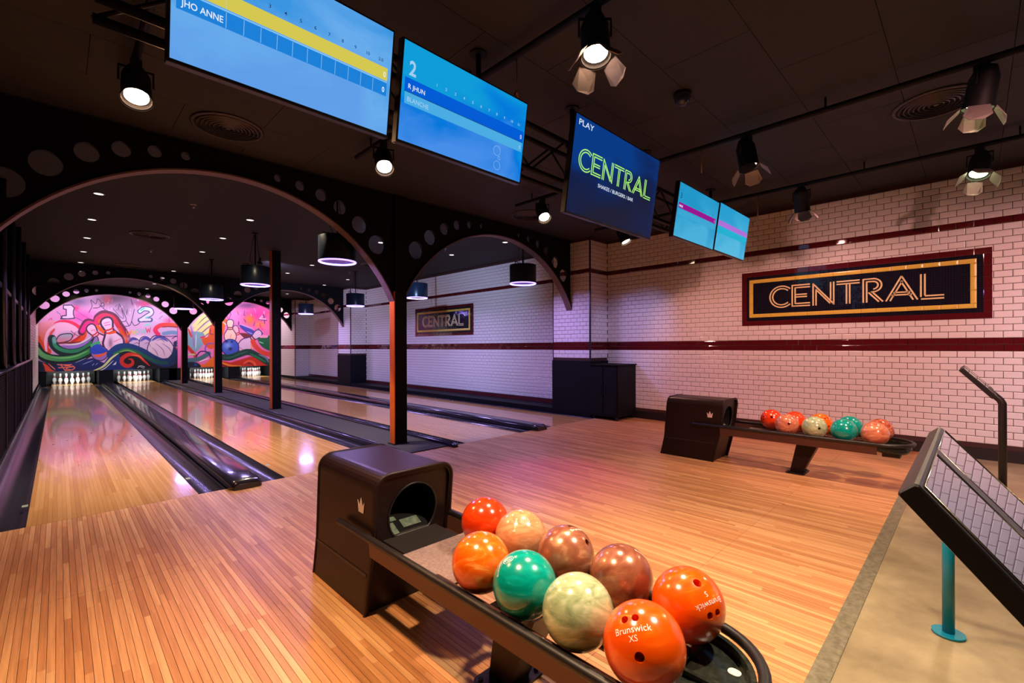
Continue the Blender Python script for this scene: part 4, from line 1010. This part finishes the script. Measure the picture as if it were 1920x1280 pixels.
pl = ['blue-black drum pendant with violet neon ring behind the first arch, over the left lanes', 'blue-black drum pendant with neon ring beside the plain column', 'blue-black drum pendant with neon ring before the middle arch column', 'blue-black drum pendant with neon ring in front of the numbered mural',
      'dark drum pendant with violet neon ring framed by the arch beside the tiled wall', 'dark drum pendant with neon ring next to the lane wall sign', 'dark drum pendant with neon ring in front of the second pilaster', 'dark drum pendant with neon ring in the tiled alcove by the far pilaster']
for i, (x, y) in enumerate([(2.57,5.80),(2.48,8.95),(2.50,12.3),(2.53,15.78),(5.78,5.56),(5.74,8.82),(5.65,11.65),(5.80,15.5)]):
    t = make_pendant(pl[i]); t.location = (x, y, 2.41)
dlm = mat('downlight_disc', (0.9,0.9,0.9), 0.4, emit=(1.0,0.95,0.88), es=1.6)
def make_down():
    t = thing('downlight', 'x', 'downlight', (0,0,0), 0, 'recessed downlights over the lanes')
    MB().lathe([(0.050,0.0),(0.062,0.0),(0.064,-0.006),(0.050,-0.008),(0.050,0.0)], 20).build('rim', M['dl_rim'], t)
    MB().cyl((0,0,-0.006), (0,0,-0.001), 0.050, n=20).build('disc', dlm, t)
    return t
dlab = ['over the lane beside the railing', 'over the lane left of the columns', 'over the lane right of the columns', 'over the lane by the tiled wall']
for i, x in enumerate((0.38, 2.16, 4.43, 6.13)):
    for k in range(9):
        y = 6.37 + k*1.69
        if y > 20 or abs(y - 15.2) < 0.15: continue
        t = make_down(); t.location = (x, y, ZC); t['label'] = ['first','second','third','fourth','fifth','sixth','seventh','eighth','ninth'][k] + ' small white downlight past the first arch, ' + dlab[i]
        ld = bpy.data.lights.new('downlight_beam', 'SPOT'); ld.energy = E_DOWN*(6.5 if k == 0 and i < 2 else 1.0 if i < 3 else 0.4); ld.color = (1.0, 0.80, 0.56); ld.spot_size = math.radians(112 if i == 1 else 78); ld.spot_blend = 1.0; ld.shadow_soft_size = 0.04
        lo = bpy.data.objects.new('downlight_beam', ld); COL.objects.link(lo); lo.parent = t; lo.location = (0,0,-0.015)
vl = ['round concentric ceiling vent before the first arch, over the left lanes', 'round concentric ceiling vent beside the lit yellow-green spotlight', 'round concentric ceiling vent over the left lanes, past the first arch', 'round concentric ceiling vent over the left lanes, close to the middle arch', 'round concentric ceiling vent before the arch by the tiled wall', 'round concentric ceiling vent over the right lanes, past the first pilaster']
for i, (x, y) in enumerate([(1.11,4.81),(5.20,0.22),(1.17,10.37),(1.28,14.6),(5.15,4.80),(5.45,10.3)]):
    t = thing('ceiling_vent', vl[i], 'vent', (x, y, ZC), 0, 'round ceiling vents')
    MB().lathe([(0.262,-0.001),(0.288,-0.001),(0.290,-0.010),(0.262,-0.016),(0.262,-0.001)], 40).build('outer_ring', M['vent'], t)
    for k in range(7):
        r = 0.235 - k*0.032
        MB().lathe([(r,-0.022),(r+0.016,-0.006),(r+0.018,-0.007),(r+0.003,-0.024),(r,-0.022)], 32).build('louvre_ring', M['vent'], t)
    MB().cyl((0,0,-0.02), (0,0,-0.005), 0.018, n=12).build('hub', M['vent'], t)
    MB().box(-0.262, 0.262, -0.006, 0.006, -0.012, -0.004).build('spoke', M['vent'], t)
for i, (x, y) in enumerate([(1.36,7.75),(1.36,11.95),(5.66,7.66),(5.56,11.8)]):
    t = thing('sprinkler', ['ceiling sprinkler head over the left lanes near the first arch', 'ceiling sprinkler head over the left lanes near the third downlights', 'ceiling sprinkler head over the right lanes near the first pilaster', 'ceiling sprinkler head over the right lanes near the second pendant'][i], 'sprinkler', (x, y, ZC), 0, 'sprinkler heads')
    MB().cyl((0,0,-0.006), (0,0,0), 0.04, n=16).build('plate', M['dl_rim'], t)
    MB().cyl((0,0,-0.045), (0,0,-0.006), 0.009, n=8).cyl((0,0,-0.050), (0,0,-0.045), 0.018, n=12).build('nozzle', M['chrome'], t)
# ================================================================ THE MURALS (painted boards over the pin decks)
class Paint:
    """a small numpy painter: flat shapes, strokes and soft washes on a grid of points"""
    def __init__(s, U, V, base):
        s.U = U; s.V = V; s.C = np.tile(np.array(base, float), (len(U), 1))
    def _put(s, a, col):
        a = np.clip(a, 0, 1)[:, None]; s.C = s.C*(1-a) + np.array(col, float)*a
    def spline(s, P, closed=False, n=8):
        P = np.array(P, float); k = len(P); out = []
        for i in range(k if closed else k-1):
            p = [P[(i+j) % k] if closed else P[min(max(i+j, 0), k-1)] for j in (-1, 0, 1, 2)]
            for t in np.linspace(0, 1, n, endpoint=False):
                out.append(0.5*((2*p[1]) + (p[2]-p[0])*t + (2*p[0]-5*p[1]+4*p[2]-p[3])*t*t + (3*p[1]-p[0]-3*p[2]+p[3])*t**3))
        if not closed: out.append(P[-1])
        return np.array(out)
    def _sel(s, Q, m): return np.where((s.U > Q[:,0].min()-m) & (s.U < Q[:,0].max()+m) & (s.V > Q[:,1].min()-m) & (s.V < Q[:,1].max()+m))[0]
    def _dist(s, Q, idx):
        x, y = s.U[idx], s.V[idx]; d = np.full(len(idx), 1e9); tt = np.zeros(len(idx)); n = len(Q)-1
        for i in range(n):
            a, b = Q[i], Q[i+1]; e = b-a; L = max(e@e, 1e-9)
            t = np.clip(((x-a[0])*e[0] + (y-a[1])*e[1])/L, 0, 1)
            q = np.hypot(x-a[0]-t*e[0], y-a[1]-t*e[1]); m = q < d
            d[m] = q[m]; tt[m] = (i + t[m])/n
        return d, tt
    def stroke(s, P, w, col, taper=False, soft=1.5, smooth=True, col2=None):
        Q = s.spline(P) if smooth else np.array(P, float)
        idx = s._sel(Q, w+soft+2); d, t = s._dist(Q, idx)
        ww = w/2*(np.sin(np.clip(t, 0.02, 0.98)*PI)**0.6 if taper else 1.0)
        a = np.clip((ww - d)/soft + 0.5, 0, 1)[:, None]
        c = np.array(col, float)[None] if col2 is None else np.array(col, float)[None]*(1-t[:, None]) + np.array(col2, float)[None]*t[:, None]
        s.C[idx] = s.C[idx]*(1-a) + c*a
    def fill(s, P, col, closed=True, outline=None, ow=6, smooth=True, col2=None, axis=1):
        Q = s.spline(P, True) if smooth else np.array(P, float)
        idx = s._sel(Q, 2); x, y = s.U[idx], s.V[idx]; ins = np.zeros(len(idx), bool); n = len(Q)
        for i in range(n):
            a, b = Q[i], Q[(i+1) % n]
            if a[1] == b[1]: continue
            c = ((a[1] > y) != (b[1] > y)) & (x < (b[0]-a[0])*(y-a[1])/(b[1]-a[1]) + a[0]); ins ^= c
        k = idx[ins]
        if col2 is None: s.C[k] = np.array(col, float)
        else:
            v = (s.V[k] if axis else s.U[k]); t = ((v - v.min())/max(np.ptp(v), 1e-6))[:, None] if len(k) else 0
            if len(k): s.C[k] = np.array(col, float)*(1-t) + np.array(col2, float)*t
        if outline is not None: s.stroke(list(map(tuple, Q)) + [tuple(Q[0])], ow, outline, smooth=False)
    def wash(s, x, y, rx, ry, col, k=1.0, rot=0.0):
        c, q = math.cos(rot), math.sin(rot); dx, dy = s.U-x, s.V-y
        r = ((c*dx+q*dy)/rx)**2 + ((-q*dx+c*dy)/ry)**2
        s._put(k*np.exp(-r*1.6), col)
    def pin(s, head, foot, w, body, line=(52,14,66), band=(196,30,40), ow=8):
        h = np.array(head, float); f = np.array(foot, float); d = f-h; L = np.hypot(*d); d /= L; n = np.array([-d[1], d[0]])
        pr = [(0.0,0.02),(0.02,0.17),(0.08,0.27),(0.17,0.29),(0.27,0.24),(0.37,0.20),(0.48,0.30),(0.64,0.48),(0.78,0.50),(0.92,0.40),(1.0,0.30)]
        L1 = [tuple(h + d*t*L + n*q*w) for t, q in pr]; L2 = [tuple(h + d*t*L - n*q*w) for t, q in pr]
        s.fill(L1 + L2[::-1], body, outline=line, ow=ow)
        for t in (0.34, 0.42): s.stroke([tuple(h+d*t*L-n*0.20*w), tuple(h+d*(t+.015)*L), tuple(h+d*t*L+n*0.20*w)], 0.045*L, band)
def mural(x0, x1, hom, base, paint, label, nx, nz):
    z0, z1 = 0.49, 3.30
    xs = np.linspace(x0, x1, nx); zs = np.linspace(z0, z1, nz); X, Z = np.meshgrid(xs, zs); X = X.ravel(); Z = Z.ravel()
    h = hom; w_ = h[6]*X + h[7]*Z + h[8]
    p = Paint((h[0]*X+h[1]*Z+h[2])/w_, (h[3]*X+h[4]*Z+h[5])/w_, base)
    paint(p)
    C = np.clip(p.C, 0, 255)/255.0; Cl = np.where(C <= 0.04045, C/12.92, ((C+0.055)/1.055)**2.4)
    n = nx*nz; I = np.arange((nz-1)*(nx-1)); r, c = I//(nx-1), I % (nx-1); a = r*nx + c
    V = np.stack([X, np.full(n, YM), Z], 1); F = np.stack([a, a+1, a+nx+1, a+nx], 1)
    me = bpy.data.meshes.new('mural_panel')
    bx = [(x0,YM,z0),(x1,YM,z0),(x1,YM+0.02,z0),(x0,YM+0.02,z0),(x0,YM,z1),(x1,YM,z1),(x1,YM+0.02,z1),(x0,YM+0.02,z1)]
    me.from_pydata(V.tolist() + bx, [], F.tolist() + [tuple(n+i for i in f) for f in ((3,2,1,0),(4,5,6,7),(1,2,6,5),(2,3,7,6),(3,0,4,7))])
    at = me.color_attributes.new('paint', 'FLOAT_COLOR', 'POINT')
    full = np.ones((n+8, 4), np.float32); full[:n, :3] = Cl; full[n:, :3] = 0.01
    at.data.foreach_set('color', full.ravel())
    m = mat('mural_paint', (0.5,0.5,0.5), 0.55); t = NT(m); an = t.n('ShaderNodeAttribute', attribute_name='paint'); t.l(an.outputs['Color'], t.b.inputs['Base Color'])
    me.materials.append(m)
    return tag(link('mural_panel', me), label, 'mural', 'graffiti murals over the pins')

NV, PK, WH = (40,26,84), (250,96,190), (232,190,232)
def paint_one(p):
    p.wash(420, 560, 220, 160, (232,150,212), 0.8); p.wash(740, 560, 200, 90, (250,80,186), 0.95); p.wash(1480, 560, 260, 140, (216,178,228), 0.95); p.wash(1200, 540, 200, 120, (204,164,214), 0.9); p.wash(560, 660, 130, 70, (214,184,224), .8)
    p.wash(720, 420, 120, 60, (96,70,130), 0.8); p.wash(1060, 390, 260, 80, (74,34,76), 1.0); p.wash(1300, 430, 120, 40, (120,60,120), .7); p.wash(1140, 480, 90, 80, (128,96,140), 0.8); p.wash(990, 400, 50, 50, (170,30,60), 0.8); p.wash(1330, 440, 70, 40, (220,40,120), 0.8); p.wash(700, 480, 40, 30, (240,30,120), .9); p.wash(1560, 600, 60, 40, (236,60,140), .6)
    rnd = random.Random(3)
    for k in range(26):
        x, y = rnd.uniform(860, 1300), rnd.uniform(375, 500); p.stroke([(x,y),(x+rnd.uniform(-30,30),y+rnd.uniform(-8,70))], rnd.uniform(4,12), rnd.choice([(120,80,130),(70,40,90),(170,120,170),(200,60,120),(226,190,226)]), True)
    for k in range(24):
        x, y = rnd.uniform(380, 1640), rnd.uniform(480, 640); p.stroke([(x,y),(x+rnd.uniform(-50,50),y+rnd.uniform(-30,30))], rnd.uniform(3,9), rnd.choice([(250,200,240),(240,120,200),(255,150,215),(200,150,215)]), True)
    # crown scribble and the jagged burst
    p.stroke([(820,520),(850,460),(838,405),(885,440),(900,395),(935,430),(920,470),(860,480)], 6, (40,20,60)); p.stroke([(930,440),(955,430),(960,455),(935,462)], 6, (40,20,60))
    p.stroke([(925,455),(1000,520),(1090,590),(1135,605),(1165,585),(1140,520),(1100,440)], 6, NV); p.stroke([(1040,480),(1110,560),(1140,570),(1125,500)], 5, NV); p.stroke([(1165,600),(1195,640),(1215,600),(1240,490)], 6, NV); p.stroke([(1215,600),(1240,640),(1285,620),(1290,590)], 6, NV); p.stroke([(1100,620),(1130,670),(1150,650),(1190,645)], 6, NV)
    p.stroke([(700,500),(790,560),(900,610)], 5, (150,60,150)); p.stroke([(690,560),(770,605)], 7, (60,90,170), True); p.stroke([(520,510),(560,540)], 7, (90,110,180), True); p.stroke([(430,630),(455,585),(480,575),(470,600)], 6, (220,40,110)); p.stroke([(1470,580),(1500,550)], 4, (90,50,120)); p.stroke([(1560,545),(1562,610)], 4, (120,70,150))
    # numeral 1 and numeral 2
    one = [(586,452),(660,452),(686,478),(678,505),(678,540),(690,572),(640,578),(560,578),(575,552),(612,548),(612,492),(586,486)]
    p.fill(one, (244,196,236), outline=(46,24,84), ow=10, smooth=False); p.stroke([(560,550),(580,580)], 8, (60,40,90))
    two = [(1292,510),(1330,486),(1385,494),(1398,525),(1350,558),(1306,588)]
    p.stroke(two, 46, (40,70,130)); p.stroke([(1290,590),(1390,588)], 40, (40,70,130)); p.stroke(two, 30, (196,226,246), col2=(236,200,240)); p.stroke([(1296,588),(1384,586)], 24, (226,206,244)); p.stroke([(1300,500),(1330,480)], 12, (80,200,210)); p.stroke([(1345,570),(1372,560)], 14, (100,190,220))
    # left flame and wave
    p.fill([(338,640),(420,600),(520,600),(470,690),(430,760),(440,860),(400,880),(338,800)], (236,150,190), col2=(214,70,30))
    p.stroke([(345,760),(370,810),(420,860),(445,880)], 60, (220,60,24)); p.stroke([(430,870),(420,780),(450,690),(520,640)], 26, (246,180,214)); p.stroke([(440,880),(450,780),(480,700),(540,650)], 22, (226,60,60), True)
    p.fill([(510,740),(560,700),(640,690),(690,700),(730,660),(700,630),(600,600),(520,620)], (242,176,220))
    p.stroke([(500,620),(560,600),(640,606),(710,640),(750,690),(740,740),(690,790)], 30, (232,30,90), True); p.stroke([(735,640),(770,680),(765,740),(720,770),(640,800)], 60, (226,64,20), True); p.stroke([(660,790),(700,770),(745,735)], 20, (190,30,30), True)
    p.fill([(522,770),(560,725),(650,716),(668,740),(640,780),(540,800)], (160,176,206), col2=(232,120,150), outline=(40,12,50), ow=9)
    p.stroke([(530,810),(600,800),(660,800),(750,790)], 16, (120,40,30), True); p.stroke([(655,690),(690,720),(740,745)], 5, (60,10,30)); p.stroke([(665,760),(700,700)], 8, (200,20,50), True)
    p.stroke([(480,765),(497,822),(560,874),(660,892),(760,872),(852,802),(884,740)], 80, (8,34,40)); p.stroke([(495,770),(510,825),(570,865),(660,878),(760,858),(840,800)], 34, (36,146,110), col2=(30,120,80)); p.stroke([(500,760),(505,790)], 34, (110,160,170))
    p.stroke([(560,828),(650,840),(760,815),(860,745)], 34, (150,110,200), True); p.stroke([(600,812),(700,815),(790,780),(860,730)], 8, (226,240,210), True)
    p.stroke([(330,830),(380,905),(460,948),(580,958),(720,938),(856,866)], 92, (6,30,32)); p.stroke([(335,850),(390,910),(470,940),(580,948),(720,925),(840,865)], 46, (120,190,120), col2=(26,120,60)); p.stroke([(460,930),(580,940),(700,922),(820,870)], 16, (110,190,110), True)
    # night-blue base with sprays
    p.fill([(335,960),(420,985),(560,990),(700,975),(850,940),(960,985),(1080,930),(1150,990),(1300,1020),(1450,1000),(1600,960),(1670,930),(1670,1075),(335,1075)], (14,40,112), smooth=False, col2=(12,34,96)); p.wash(360, 1020, 60, 60, (10,14,20), 1.0); p.wash(1560, 1020, 180, 40, (12,12,18), 1.0); p.wash(1280, 1000, 80, 40, (14,14,24), 0.9); p.wash(480, 1000, 60, 30, (16,24,40), 0.8)
    for a, b in (((690,985),(800,940)),((760,1000),(860,960)),((850,1010),(870,990)),((880,1005),(905,985))): p.stroke([a, b], 6, (150,170,230), True)
    p.fill([(395,985),(440,1010),(480,1050),(525,1068),(430,1068),(410,1020)], (226,74,34)); p.stroke([(445,990),(490,1030),(512,1050)], 9, (246,140,90), True)
    for a in ([(530,1000),(600,1004),(660,1000)],[(560,1000),(590,1040),(610,1055)],[(540,1030),(680,1020)],[(600,1010),(650,1015),(610,1040),(660,1050),(600,1058)],[(670,1012),(690,1030),(665,1050)]): p.stroke(a, 9, (240,122,96))
    # halo and the two leaning pins
    p.stroke([(752,700),(800,612),(884,622),(900,566),(960,532),(1050,560),(1104,636),(1146,700),(1186,790)], 66, (96,16,70)); p.stroke([(760,690),(810,620),(880,630),(900,580),(960,548),(1040,570),(1090,640),(1130,700),(1170,780)], 44, (230,20,140), col2=(190,30,30)); p.stroke([(900,650),(960,700),(990,690),(920,600)], 34, (232,90,30)); p.stroke([(1090,660),(1130,720),(1160,800)], 34, (214,70,30), True)
    p.pin((818,636), (990,870), 150, (244,184,224), ow=12); p.stroke([(840,690),(870,680),(880,700)], 5, (230,50,130)); p.stroke([(930,790),(965,800),(930,810)], 5, (230,50,130))
    p.pin((970,568), (1076,884), 190, (234,190,228), ow=18); p.stroke([(960,620),(1010,608)], 6, (214,60,150)); p.stroke([(966,640),(1018,630)], 6, (214,60,150)); p.stroke([(1005,712),(1062,700)], 22, (230,70,30)); p.stroke([(1050,790),(1120,760)], 5, (230,50,130)); p.wash(1020, 800, 26, 60, (130,80,120), .7)
    # striped bag shape under the pins
    p.fill([(880,742),(845,810),(834,880),(868,945),(945,962),(1006,905),(985,860),(920,810),(905,755)], (150,112,196), outline=(40,16,70), ow=8); p.stroke([(850,825),(910,800)], 34, (60,170,110)); p.fill([(838,850),(900,812),(960,850),(1000,880),(930,900),(846,900)], (34,66,190)); p.stroke([(865,915),(920,920),(1000,882)], 22, (240,92,28), True)
    # three pale knuckles and the great blue-green wave
    p.wash(1300, 760, 170, 40, (246,226,248), .9)
    p.fill([(1190,800),(1215,757),(1262,762),(1296,800),(1310,860),(1190,838)], (206,172,214), outline=NV, ow=7); p.fill([(1285,800),(1300,755),(1345,742),(1392,772),(1420,840),(1420,910),(1300,870)], (204,170,212), outline=NV, ow=7); p.fill([(1390,770),(1420,738),(1470,730),(1545,764),(1600,830),(1606,900),(1560,940),(1480,945),(1390,915),(1360,860)], (222,188,216), outline=NV, ow=8)
    for a in ([(1195,790),(1225,762),(1265,772)],[(1295,785),(1345,755),(1390,785)],[(1400,780),(1470,745),(1550,785)]): p.stroke(a, 26, (74,72,170), True, 10)
    for a in ([(1230,810),(1270,800),(1290,830)],[(1330,810),(1370,800),(1390,840)],[(1440,780),(1490,770),(1520,800)],[(1430,800),(1500,860),(1520,920)],[(1490,800),(1560,850),(1590,900)],[(1400,840),(1440,880),(1460,930)]): p.stroke(a, 6, (112,74,140), True)
    p.fill([(1020,900),(1200,870),(1330,930),(1450,990),(1670,880),(1670,1075),(1020,1075)], (10,12,26), smooth=False); p.fill([(1000,930),(1100,900),(1130,1000),(1260,1040),(1300,1075),(900,1075)], (14,44,120), smooth=False)
    p.stroke([(1620,800),(1600,900),(1560,950)], 30, (16,40,90)); p.stroke([(1020,905),(1090,850),(1190,842),(1310,885),(1420,950),(1520,985),(1600,960),(1640,890)], 74, (12,58,130), col2=(10,40,84)); p.stroke([(1060,905),(1150,865),(1250,880),(1350,930),(1450,975),(1540,985)], 30, (30,116,64), col2=(16,70,70)); p.stroke([(1100,885),(1180,870),(1260,895)], 12, (120,170,90), True)
    p.stroke([(1380,1010),(1330,965),(1270,915),(1190,908),(1130,945),(1130,990),(1180,1015),(1225,990),(1215,955),(1185,950)], 38, (206,44,34), True); p.stroke([(1330,960),(1280,922),(1210,912)], 10, (246,120,80), True); p.wash(1185, 968, 14, 14, (30,10,14), 1)
    p.stroke([(850,1062),(950,1020),(1030,940),(1095,895)], 20, (214,224,150), True); p.stroke([(880,1064),(960,1040),(1050,960)], 7, (240,244,210), True); p.fill([(1040,1005),(1075,972),(1068,1000)], (226,230,240), smooth=False)
    p.stroke([(1270,1030),(1300,1012),(1335,1022)], 6, (190,200,226)); p.stroke([(1280,1012),(1330,1035)], 5, (190,200,226))
    # scroll at the right, burst lettering
    p.stroke([(1670,650),(1580,636),(1480,640),(1432,680),(1460,718)], 40, (236,86,40), col2=(226,30,110)); p.stroke([(1670,660),(1580,650),(1500,655)], 8, (120,30,60)); p.stroke([(1480,690),(1560,680),(1670,700)], 36, (206,170,220)); p.stroke([(1510,715),(1590,705),(1670,716)], 34, (120,146,200)); p.stroke([(1440,735),(1540,740),(1670,736)], 6, NV); p.stroke([(1590,760),(1630,740),(1650,770),(1610,790)], 7, (30,24,60)); p.stroke([(1600,800),(1640,830),(1655,800)], 7, (30,24,60)); p.stroke([(1610,830),(1660,890)], 12, (150,40,70), True); p.wash(1640, 960, 40, 60, (14,24,60), .9)
    cs = [(236,120,40),(240,190,70),(120,200,200),(214,50,90),(240,110,60)]
    for i, x in enumerate((1165, 1215, 1300, 1345)):
        y = 690 - i*9; p.stroke([(x,y),(x+14,y+42),(x+24,y+8),(x+36,y+40),(x+44,y-4)], 7, cs[i], smooth=False)
    p.stroke([(1262,676),(1248,700),(1264,722),(1284,700),(1266,676)], 7, cs[2]); p.stroke([(1330,640),(1395,625)], 18, (130,214,210), True)
    p.wash(1000, 1072, 700, 12, (8,10,20), 0.8)
def paint_two(p):
    p.wash(300, 480, 220, 260, (206,168,206), 1.0); p.wash(640, 380, 140, 120, (206,130,206), .9); p.wash(860, 380, 160, 110, (255,40,160), 1.0); p.wash(1000, 460, 160, 100, (250,110,170), .9); p.wash(760, 280, 140, 40, (110,50,120), .9); p.wash(790, 420, 60, 60, (250,120,40), .95); p.wash(890, 470, 50, 40, (252,140,50), .9)
    rnd = random.Random(5)
    for k in range(46):
        x, y = rnd.uniform(540, 1100), rnd.uniform(260, 520); p.stroke([(x,y),(x+rnd.uniform(-26,26),y+rnd.uniform(-10,60))], rnd.uniform(5,14), rnd.choice([(255,70,170),(250,110,60),(255,150,200),(170,60,140),(255,40,140),(200,120,210),(96,50,130)]), True)
    # cream rays, slate wedge and red lobe left of the column
    p.fill([(165,500),(240,440),(330,360),(425,470),(425,640),(300,640),(180,640)], (214,176,206))
    for a in ([(236,480),(300,410),(345,375)],[(246,520),(330,440),(390,400)],[(270,560),(340,500),(420,440)],[(300,590),(370,540),(425,500)]): p.stroke(a, 34, (240,222,150)); p.stroke([(q[0]+16, q[1]+14) for q in a], 7, (70,50,90), True)
    p.fill([(165,560),(230,540),(330,560),(330,660),(250,740),(200,720),(165,650)], (128,160,186)); p.stroke([(200,480),(225,600),(235,700)], 18, (160,110,180), True); p.stroke([(175,510),(210,600)], 22, (204,60,50), True); p.stroke([(255,560),(250,720)], 8, (200,220,236), True)
    p.fill([(310,610),(370,590),(390,500),(425,480),(430,700),(350,690)], (226,84,34)); p.stroke([(300,600),(340,590)], 14, (220,40,90)); p.stroke([(400,520),(395,560),(425,570)], 8, (90,30,110)); p.stroke([(425,660),(370,665),(345,710),(360,760)], 14, (140,80,180)); p.stroke([(165,690),(230,760),(250,790)], 34, (196,40,40)); p.stroke([(170,770),(240,770)], 16, (190,200,150)); p.stroke([(165,830),(280,815),(380,760)], 44, (70,110,124)); p.stroke([(255,790),(300,740),(370,750),(400,800)], 12, (40,34,100)); p.stroke([(290,840),(375,810)], 8, (240,240,246)); p.fill([(270,850),(330,870),(430,790),(430,900),(300,895)], (236,110,30)); p.fill([(165,850),(260,850),(300,900),(165,905)], (12,26,50)); p.wash(250, 870, 20, 20, (20,70,170), 1)
    # numeral outline
    p.stroke([(930,370),(880,420),(960,430)], 8, (90,40,120), smooth=False); p.stroke([(930,370),(940,460)], 8, (90,40,120)); p.stroke([(915,385),(890,412),(950,415)], 14, (250,170,214), smooth=False)
    # blue splash, pins and ball
    p.stroke([(690,480),(760,520),(830,560),(920,560)], 60, (66,58,170), True); p.stroke([(700,470),(760,490),(830,520)], 14, (206,150,220), True); p.stroke([(760,540),(830,570)], 12, (150,130,220), True); p.fill([(690,560),(760,560),(820,600),(740,620)], (120,36,40))
    p.stroke([(505,560),(520,480),(545,440)], 50, (232,90,30)); p.stroke([(520,440),(550,470)], 12, (250,200,170)); p.stroke([(640,560),(660,620),(655,660)], 40, (190,70,36), True)
    p.pin((700,660), (652,490), 1, (0,0,0)) if False else None
    p.pin((640,482), (716,690), 96, (246,170,196), (44,24,110), ow=7); p.pin((594,420), (596,650), 120, (246,196,190), (44,24,110), (140,20,50), ow=8); p.stroke([(605,570),(595,600)], 4, (220,50,60)); p.pin((902,536), (690,730), 130, (226,184,226), (44,24,110), (120,20,50), ow=9); p.stroke([(690,700),(720,720)], 5, (210,60,140))
    t = [(596+86*math.cos(a), 700+82*math.sin(a)) for a in np.linspace(0, 2*PI, 18, endpoint=False)]
    p.fill(t, (60,84,196), outline=(34,24,100), ow=9); p.wash(570, 680, 46, 46, (130,160,236), .9); p.wash(597, 714, 22, 16, (24,20,70), 1.2); p.wash(558, 640, 16, 12, (24,20,80), 1.2); p.wash(612, 642, 14, 12, (24,20,80), 1.2)
    # right side lobes and the waves below
    p.fill([(870,610),(930,600),(1100,560),(1100,740),(980,730),(900,680)], (20,96,66)); p.stroke([(880,640),(930,660)], 8, (180,226,190), True); p.stroke([(900,590),(960,590)], 26, (244,160,200)); p.stroke([(820,640),(860,700),(920,750),(1000,770)], 46, (230,66,54)); p.stroke([(800,660),(820,730)], 20, (246,150,130), True)
    p.fill([(505,830),(600,850),(700,820),(800,790),(900,800),(1120,840),(1120,900),(505,900)], (206,46,30), smooth=False); p.stroke([(505,850),(600,880),(700,888)], 16, (240,140,40)); p.stroke([(505,870),(560,890)], 10, (80,10,20))
    p.stroke([(740,860),(780,836),(830,850),(850,890)], 24, (240,90,60)); p.stroke([(740,870),(785,850),(840,890)], 5, (60,10,20)); p.wash(786, 860, 8, 8, (40,10,20), 1.2)
    p.stroke([(500,795),(590,800),(680,770),(780,745),(880,790),(980,850),(1100,880)], 62, (16,60,54)); p.stroke([(520,800),(600,800),(690,765),(770,740)], 18, (34,96,80), True); p.stroke([(790,760),(870,800),(960,850)], 22, (24,120,76), True); p.stroke([(880,770),(950,800),(980,850)], 20, (110,130,160), True)
    p.wash(700, 902, 600, 10, (10,10,16), .8)
mural(-0.49, 3.36, [399.53585, -0.75974, 538.77622, 36.61449, -266.88679, 1195.35227, 0.04442, 0.0, 1.0], (216,158,214), paint_one,
      'pink graffiti mural of leaning pins with the numerals 1 and 2', 430, 310)
mural(3.37, 6.93, [357.00897, -0.82301, -1122.91312, 30.18869, -289.1138, 1081.58426, 0.04442, 0.0, 1.0], (236,110,186), paint_two,
      'hot pink graffiti mural of pins struck by a blue ball', 400, 310)

# mural wash lamps: battens fixed behind the last arch, shining onto the boards
for x, lab in ((1.35, 'slim lamp batten behind the arch lighting the numbered mural'), (5.15, 'slim lamp batten behind the arch lighting the blue ball mural')):
    t = thing('lamp_batten', lab, 'lamp', (x, 20.42, 3.27), 0, 'mural lamp battens')
    MB().box(-1.6, 1.6, -0.04, 0.04, 0.0, 0.049).build('housing', M['steel_black'], t)
    MB().box(-1.55, 1.55, -0.02, 0.03, -0.012, 0.0).build('diffuser', mat('batten_diffuser', (1,1,1), 0.5, emit=(1.0,0.9,1.0), es=2.0), t)
    ld = bpy.data.lights.new('batten_light', 'AREA'); ld.shape = 'RECTANGLE'; ld.size = 3.1; ld.size_y = 0.08; ld.energy = E_MURAL; ld.color = (1.0, 0.90, 1.0)
    lo = bpy.data.objects.new('batten_light', ld); COL.objects.link(lo); lo.parent = t; lo.location = (0, 0.03, -0.02); lo.rotation_euler = (math.radians(52), 0, 0)
